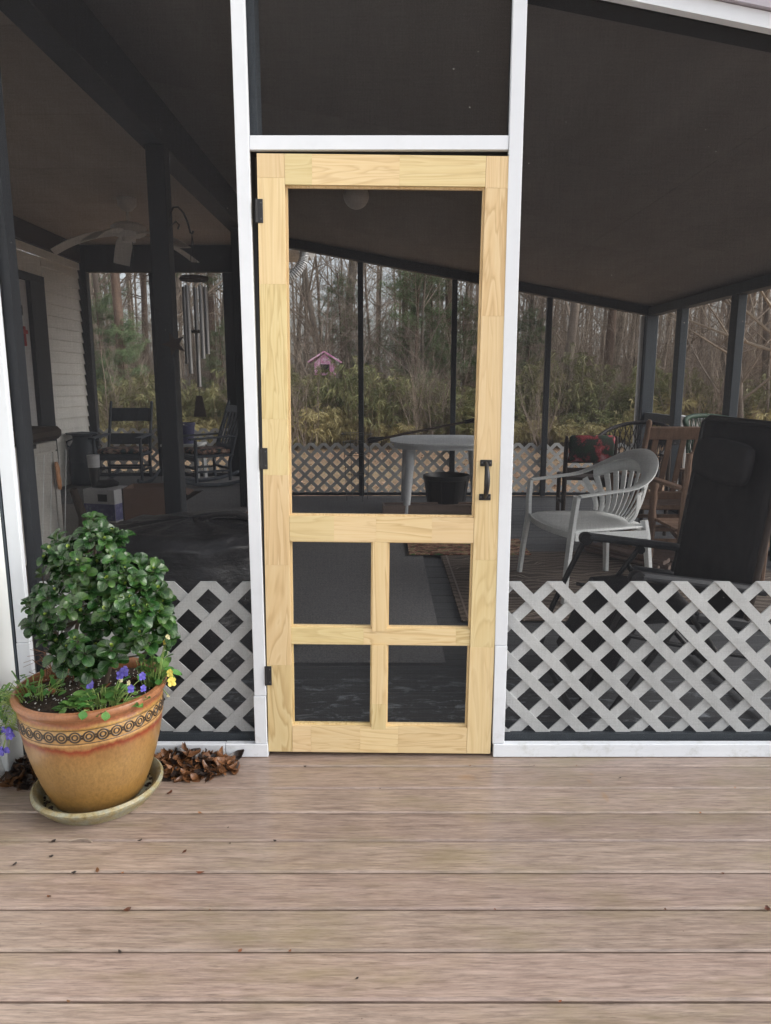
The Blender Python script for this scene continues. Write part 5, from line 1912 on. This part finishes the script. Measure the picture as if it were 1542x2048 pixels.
wr = random.Random(21)
kinds = [('slender bare grey tree standing in the wood', 13, .11, .22), ('thick bare grey-brown tree in the wood', 15, .20, .30), ('crooked bare tree with low spreading limbs in the wood', 11, .13, .16), ('tall thin bare sapling in the wood', 10, .06, .12), ('bare tree with a straight brown trunk in the wood', 16, .17, .4)]
protos = [bare_tree(k[0], k[1], k[2], 100 + i, .12 if i == 2 else .04, low=k[3]) for i, k in enumerate(kinds)]
pine_p = [pine('young bushy green pine at the edge of the wood', 9, .10, 201, 2.0, 8.6, 30, 2.2), pine('tall pine with a bare lower trunk in the wood', 17, .19, 202, 6.0, 16, 26, 2.4)]
used = set()
NICK = {'slender bare grey': 'slender bare grey tree', 'thick bare': 'thick bare grey-brown tree', 'crooked': 'crooked low-limbed bare tree', 'sapling': 'thin bare sapling', 'straight brown': 'straight brown-trunked bare tree', 'bushy': 'young bushy green pine', 'tall pine': 'tall bare-stemmed pine'}


def place(proto, x, y, s=1.0, rz=None):
    if id(proto) in used:
        t = copy_tree(proto)
    else:
        t = proto
        used.add(id(proto))
    t.location = (x, y, gz(x, y) - .05)
    t.rotation_euler = (0, 0, wr.uniform(0, 6.28) if rz is None else rz)
    t.scale = (s, s, s * wr.uniform(.92, 1.08))
    t['group'] = 'trees of the wood behind the house'
    kd_ = [n_ for n_ in NICK if n_ in proto['kind_name']]
    t['label'] = NICK[kd_[0]] + (', near, ' if y < 29 else ', farther back, ' if y < 36 else ', far back, ') + where(x, y)
    return t


# placed from the photograph: direction by pixel column, distance by the trunk's girth
marks = [(190, 27, 4, 1.0), (235, 30, 1, .9), (255, 25, 6, 1.1), (300, 34, 6, 1), (375, 26, 1, .9), (430, 30, 6, 1), (445, 36, 0, 1), (590, 33, 0, 1), (645, 31, 0, 1), (665, 27, 2, 1.15), (685, 38, 4, 1), (745, 40, 0, 1), (785, 29, 2, 1.1), (805, 32, 6, 1.0), (830, 37, 4, 1), (895, 28, 6, 1.1),
         (925, 33, 0, 1), (1040, 30, 2, 1), (1060, 36, 4, .9), (1120, 25, 1, 1), (1205, 27, 6, 1.1), (1215, 33, 1, 1), (1240, 38, 4, 1), (1310, 30, 0, 1), (1390, 34, 4, 1), (1425, 27, 1, 1), (1500, 31, 0, 1), (1530, 26, 4, 1), (225, 38, 0, 1), (345, 40, 4, 1), (395, 33, 3, 1.2), (610, 27, 3, 1.2), (725, 28, 3, 1.2), (760, 34, 3, 1.3), (850, 26, 3, 1.2),
         (960, 29, 3, 1.1), (1080, 28, 3, 1.2), (1150, 33, 3, 1.2), (1265, 30, 3, 1.2), (1340, 28, 2, 1), (1450, 38, 3, 1.3)]
for px_, dist, kd, s in marks:
    x = CAM.x + (px_ - 771) / F * (dist + 2.43) * 1.0
    place(protos[kd] if kd < 5 else pine_p[1], x, dist, s)
for px_, dist, s in ((215, 26, .65), (255, 24.5, .5), (690, 28, .7), (825, 26.5, .85), (870, 27.5, .75), (930, 28, .65), (1045, 27.5, .6), (455, 26, .55)):
    place(pine_p[0], CAM.x + (px_ - 771) / F * (dist + 2.43), dist, s)
for k in range(30):
    dist = wr.uniform(28, 46)
    place(protos[wr.choice((0, 0, 1, 2, 3, 3, 4))], wr.uniform(-.62, .75) * dist, dist, wr.uniform(.85, 1.2))
for k in range(10):
    dist = wr.uniform(10, 26)
    place(protos[wr.choice((0, 1, 2, 3))], wr.choice((-1, 1)) * dist * wr.uniform(.75, 1.1), dist, wr.uniform(.9, 1.2))
for px_, dist in ((1600, 14), (1560, 18), (1480, 20), (1420, 22), (1530, 22)):
    place(protos[wr.choice((0, 2, 3))], CAM.x + (px_ - 771) / F * (dist + 2.43), dist, 1.0)


# bare brush under the trees
def brush(seed):
    rg = random.Random(seed)
    mb = MB()
    spec = dict(segs=(5, 4, 3), sides=(4, 3, 3), kids=(9, 6), start=(.15, .1), dev=(.55, .6), rr=(.5, .5), ll=(.42, .45), out=(mb, mb, mb))
    for k in range(11):
        a = rg.uniform(0, 6.28)
        grow(mb, V((rg.uniform(-.6, .6), rg.uniform(-.6, .6), -.1)), V((math.cos(a) * .28, math.sin(a) * .28, 1)).normalized(), rg.uniform(.012, .025), rg.uniform(2.2, 5.6), 0, rg, spec, .14)
    o = mb.build('bare_brush', 'twig', fix=False)
    return tag(o, 'bare twiggy brush between the trees of the wood', 'shrub', 'bare brush in the wood')


bp_ = [brush(300 + i) for i in range(4)]
for k in range(170):
    dist = wr.uniform(26, 42) if k > 30 else wr.uniform(21.2, 24.5)
    o = bp_[k % 4] if k < 4 else bp_[k % 4].copy()
    if k >= 4:
        scene.collection.objects.link(o)
    x = wr.uniform(-.60, .68) * dist
    o.location = (x, dist, gz(x, dist))
    o['label'] = 'bare twiggy brush ' + ('before the bamboo ' if dist < 25 else 'behind the bamboo ' if dist < 33 else 'deep in the wood ') + where(x, dist)
    o.rotation_euler = (0, 0, wr.uniform(0, 6.28))
    s = wr.uniform(.8, 1.5) * (1 if k > 30 else .6)
    o.scale = (s, s, s)


# bamboo / cane thicket in front of the wood
def bamboo(seed, yellow):
    rg = random.Random(seed)
    t = thing('bamboo_clump', 'straw yellow drooping bamboo clump at the lawn edge' if yellow else 'green bamboo clump in the thicket at the lawn edge', 'bamboo', group='bamboo thicket at the lawn edge')
    cn, lf = MB(), MB()
    for k in range(44):
        x, y = rg.gauss(0, .55), rg.gauss(0, .4)
        h = rg.uniform(.9, 1.7) if yellow else rg.uniform(1.6, 3.0)
        b = V((rg.uniform(-.35, .35), rg.uniform(-.35, .2), 0))
        pts = [V((x, y, -.05)) + V((b.x * f * f, b.y * f * f, h * (f - .12 * f * f))) for f in (0, .35, .7, 1)]
        cn.tube(pts, [.012, .010, .008, .004], 4, cap=False)
        for w in range(48):
            if w % 12 == 0:
                f = (.45 + .55 * rg.random()) if yellow else (.3 + .7 * rg.random() ** .7)
                i = min(2, int(f * 3))
                c0_ = pts[i].lerp(pts[i + 1], f * 3 - i) + V((rg.gauss(0, .16), rg.gauss(0, .16), rg.gauss(0, .05)))
                main = V((rg.gauss(0, .6), rg.gauss(-.2, .6), 0))
            c = c0_ + V((rg.gauss(0, .05), rg.gauss(0, .05), rg.gauss(0, .04)))
            dv = (main + V((rg.gauss(0, .45), rg.gauss(0, .45), rg.uniform(-1.3, .1)))).normalized()
            ln = rg.uniform(.18, .36)
            sd = dv.cross(V((rg.gauss(0, 1), rg.gauss(0, 1), rg.gauss(0, 1)))).normalized() * rg.uniform(.012, .022)
            m_ = c + dv * ln * .45
            lf.add([c, m_ + sd, c + dv * ln - V((0, 0, .03)), m_ - sd], [(0, 1, 2, 3)])
    cn.build('canes', 'cane', t, fix=False)
    lf.build('leaves', 'bamboo_y' if yellow else 'bamboo', t, fix=False)
    return t


bb = [bamboo(400 + i, i > 2) for i in range(5)]
cnt = 0
for row, (y0, sp_) in enumerate(((22.3, .95), (23.4, 1.0), (24.6, 1.2))):
    x = -14.0
    while x < 19:
        yel = row == 0 and wr.random() < .62 or row == 1 and wr.random() < .12
        pr = bb[3 + wr.randrange(2)] if yel else bb[wr.randrange(3)]
        if id(pr) in used:
            t = copy_tree(pr)
        else:
            t = pr
            used.add(id(pr))
        yy = y0 + wr.uniform(-.35, .35)
        t.location = (x, yy, gz(x, yy))
        t['label'] = ('straw yellow drooping bamboo ' if yel else 'green bamboo clump ') + ('front row ', 'middle row ', 'back row ')[row] + where(x, yy)
        t.rotation_euler = (0, 0, wr.uniform(-.6, .6))
        s = wr.uniform(.8, 1.12) * (1 if row else .95)
        hh = .95 + .75 * noise.noise(V((x * .35, row * 3.1, 2)))
        t.scale = (s, s, s * max(.5, hh) * wr.uniform(.85, 1.1))
        x += sp_ * wr.uniform(.7, 1.3)
# far wood that reads as one mass
fw = MB()
for k in range(330):
    d = wr.uniform(46, 85)
    x = wr.uniform(-.72, .82) * d
    r = wr.uniform(.06, .2)
    h = wr.uniform(9, 18)
    lx, ly = wr.uniform(-.6, .6), wr.uniform(-.4, .4)
    fw.tube([(x, d, GZ - .3), (x + lx * .5, d, h * .5), (x + lx, d, h)], [r, r * .7, r * .3], 4, cap=False)
    for w in range(15):
        z = wr.uniform(1.0, h * .95)
        a = wr.uniform(0, 6.28)
        L = wr.uniform(.8, 3.0)
        q = V((x + lx * z / h, d, z))
        e = q + V((math.cos(a) * L, math.sin(a) * L, wr.uniform(.1, .9) * L))
        fw.tube([q, q.lerp(e, .5) + V((0, 0, .1)), e], [.035, .025, .01], 3, cap=False)
        for u in range(3):
            q2 = q.lerp(e, wr.uniform(.3, 1))
            fw.tube([q2, q2 + V((wr.uniform(-.8, .8), wr.uniform(-.8, .8), wr.uniform(-.1, .9)))], [.015, .008], 3, cap=False)
o = fw.build('far_wood', 'twig', kind='stuff', fix=False)
tag(o, 'hazy mass of bare trees far back in the wood', 'wood')
# pink little house in the brush
q = at(650, 720, y=24.2)
ph = thing('playhouse', 'small pink gabled playhouse half hidden in the brush', 'playhouse', (q.x, 24.2, gz(q.x, 24.2)))
hz_ = q.z - ph.location.z - .08
MB().box((0, 0, hz_ - .25), (.70, .7, .42)).build('wall', 'pink', ph)
for sx in (-1, 1):
    for sy in (-1, 1):
        MB().box((sx * .3, sy * .3, (hz_ - .46) / 2), (.07, .07, hz_ - .46)).build('stilt', 'trunk', ph)
for s in (-1, 1):
    MB().bar((0, 0, hz_ + .36), (s * .58, 0, hz_ - .0), .05, .9, up=(0, 1, 0)).build('roof', 'pink', ph)
MB().prism([(-.36, hz_ - .04), (.36, hz_ - .04), (0, hz_ + .30)], -.36, -.30).build('gable', 'pink', ph)
MB().box((.02, -.355, hz_ - .22), (.34, .03, .28)).build('window', 'black', ph)

# fallen leaves on the lawn behind the porch
ll = MB()
for k in range(5200):
    y = 6.4 + 15 * wr.random() ** 1.3
    x = wr.uniform(-.62, .66) * (y + 3)
    deadq = Euler((wr.uniform(-.5, .5), wr.uniform(-.5, .5), wr.uniform(0, 6.28))).to_matrix()
    s = wr.uniform(.04, .08)
    c = V((x, y, gz(x, y) + .02))
    ll.add([deadq @ V(v) * s + c for v in ((-1, 0, 0), (0, -.55, .1), (1, 0, 0), (0, .55, .1))], [(0, 1, 2, 3)])
M['lawnleaf'] = PM('tan fallen leaf', [(.30, .17, .10), (.52, .36, .25)], (3, 3, 3), .7, var=0, src='World')
o = ll.build('fallen_leaves', 'lawnleaf', kind='stuff', fix=False)
tag(o, 'tan fallen leaves strewn over the lawn behind the porch', 'leaves')
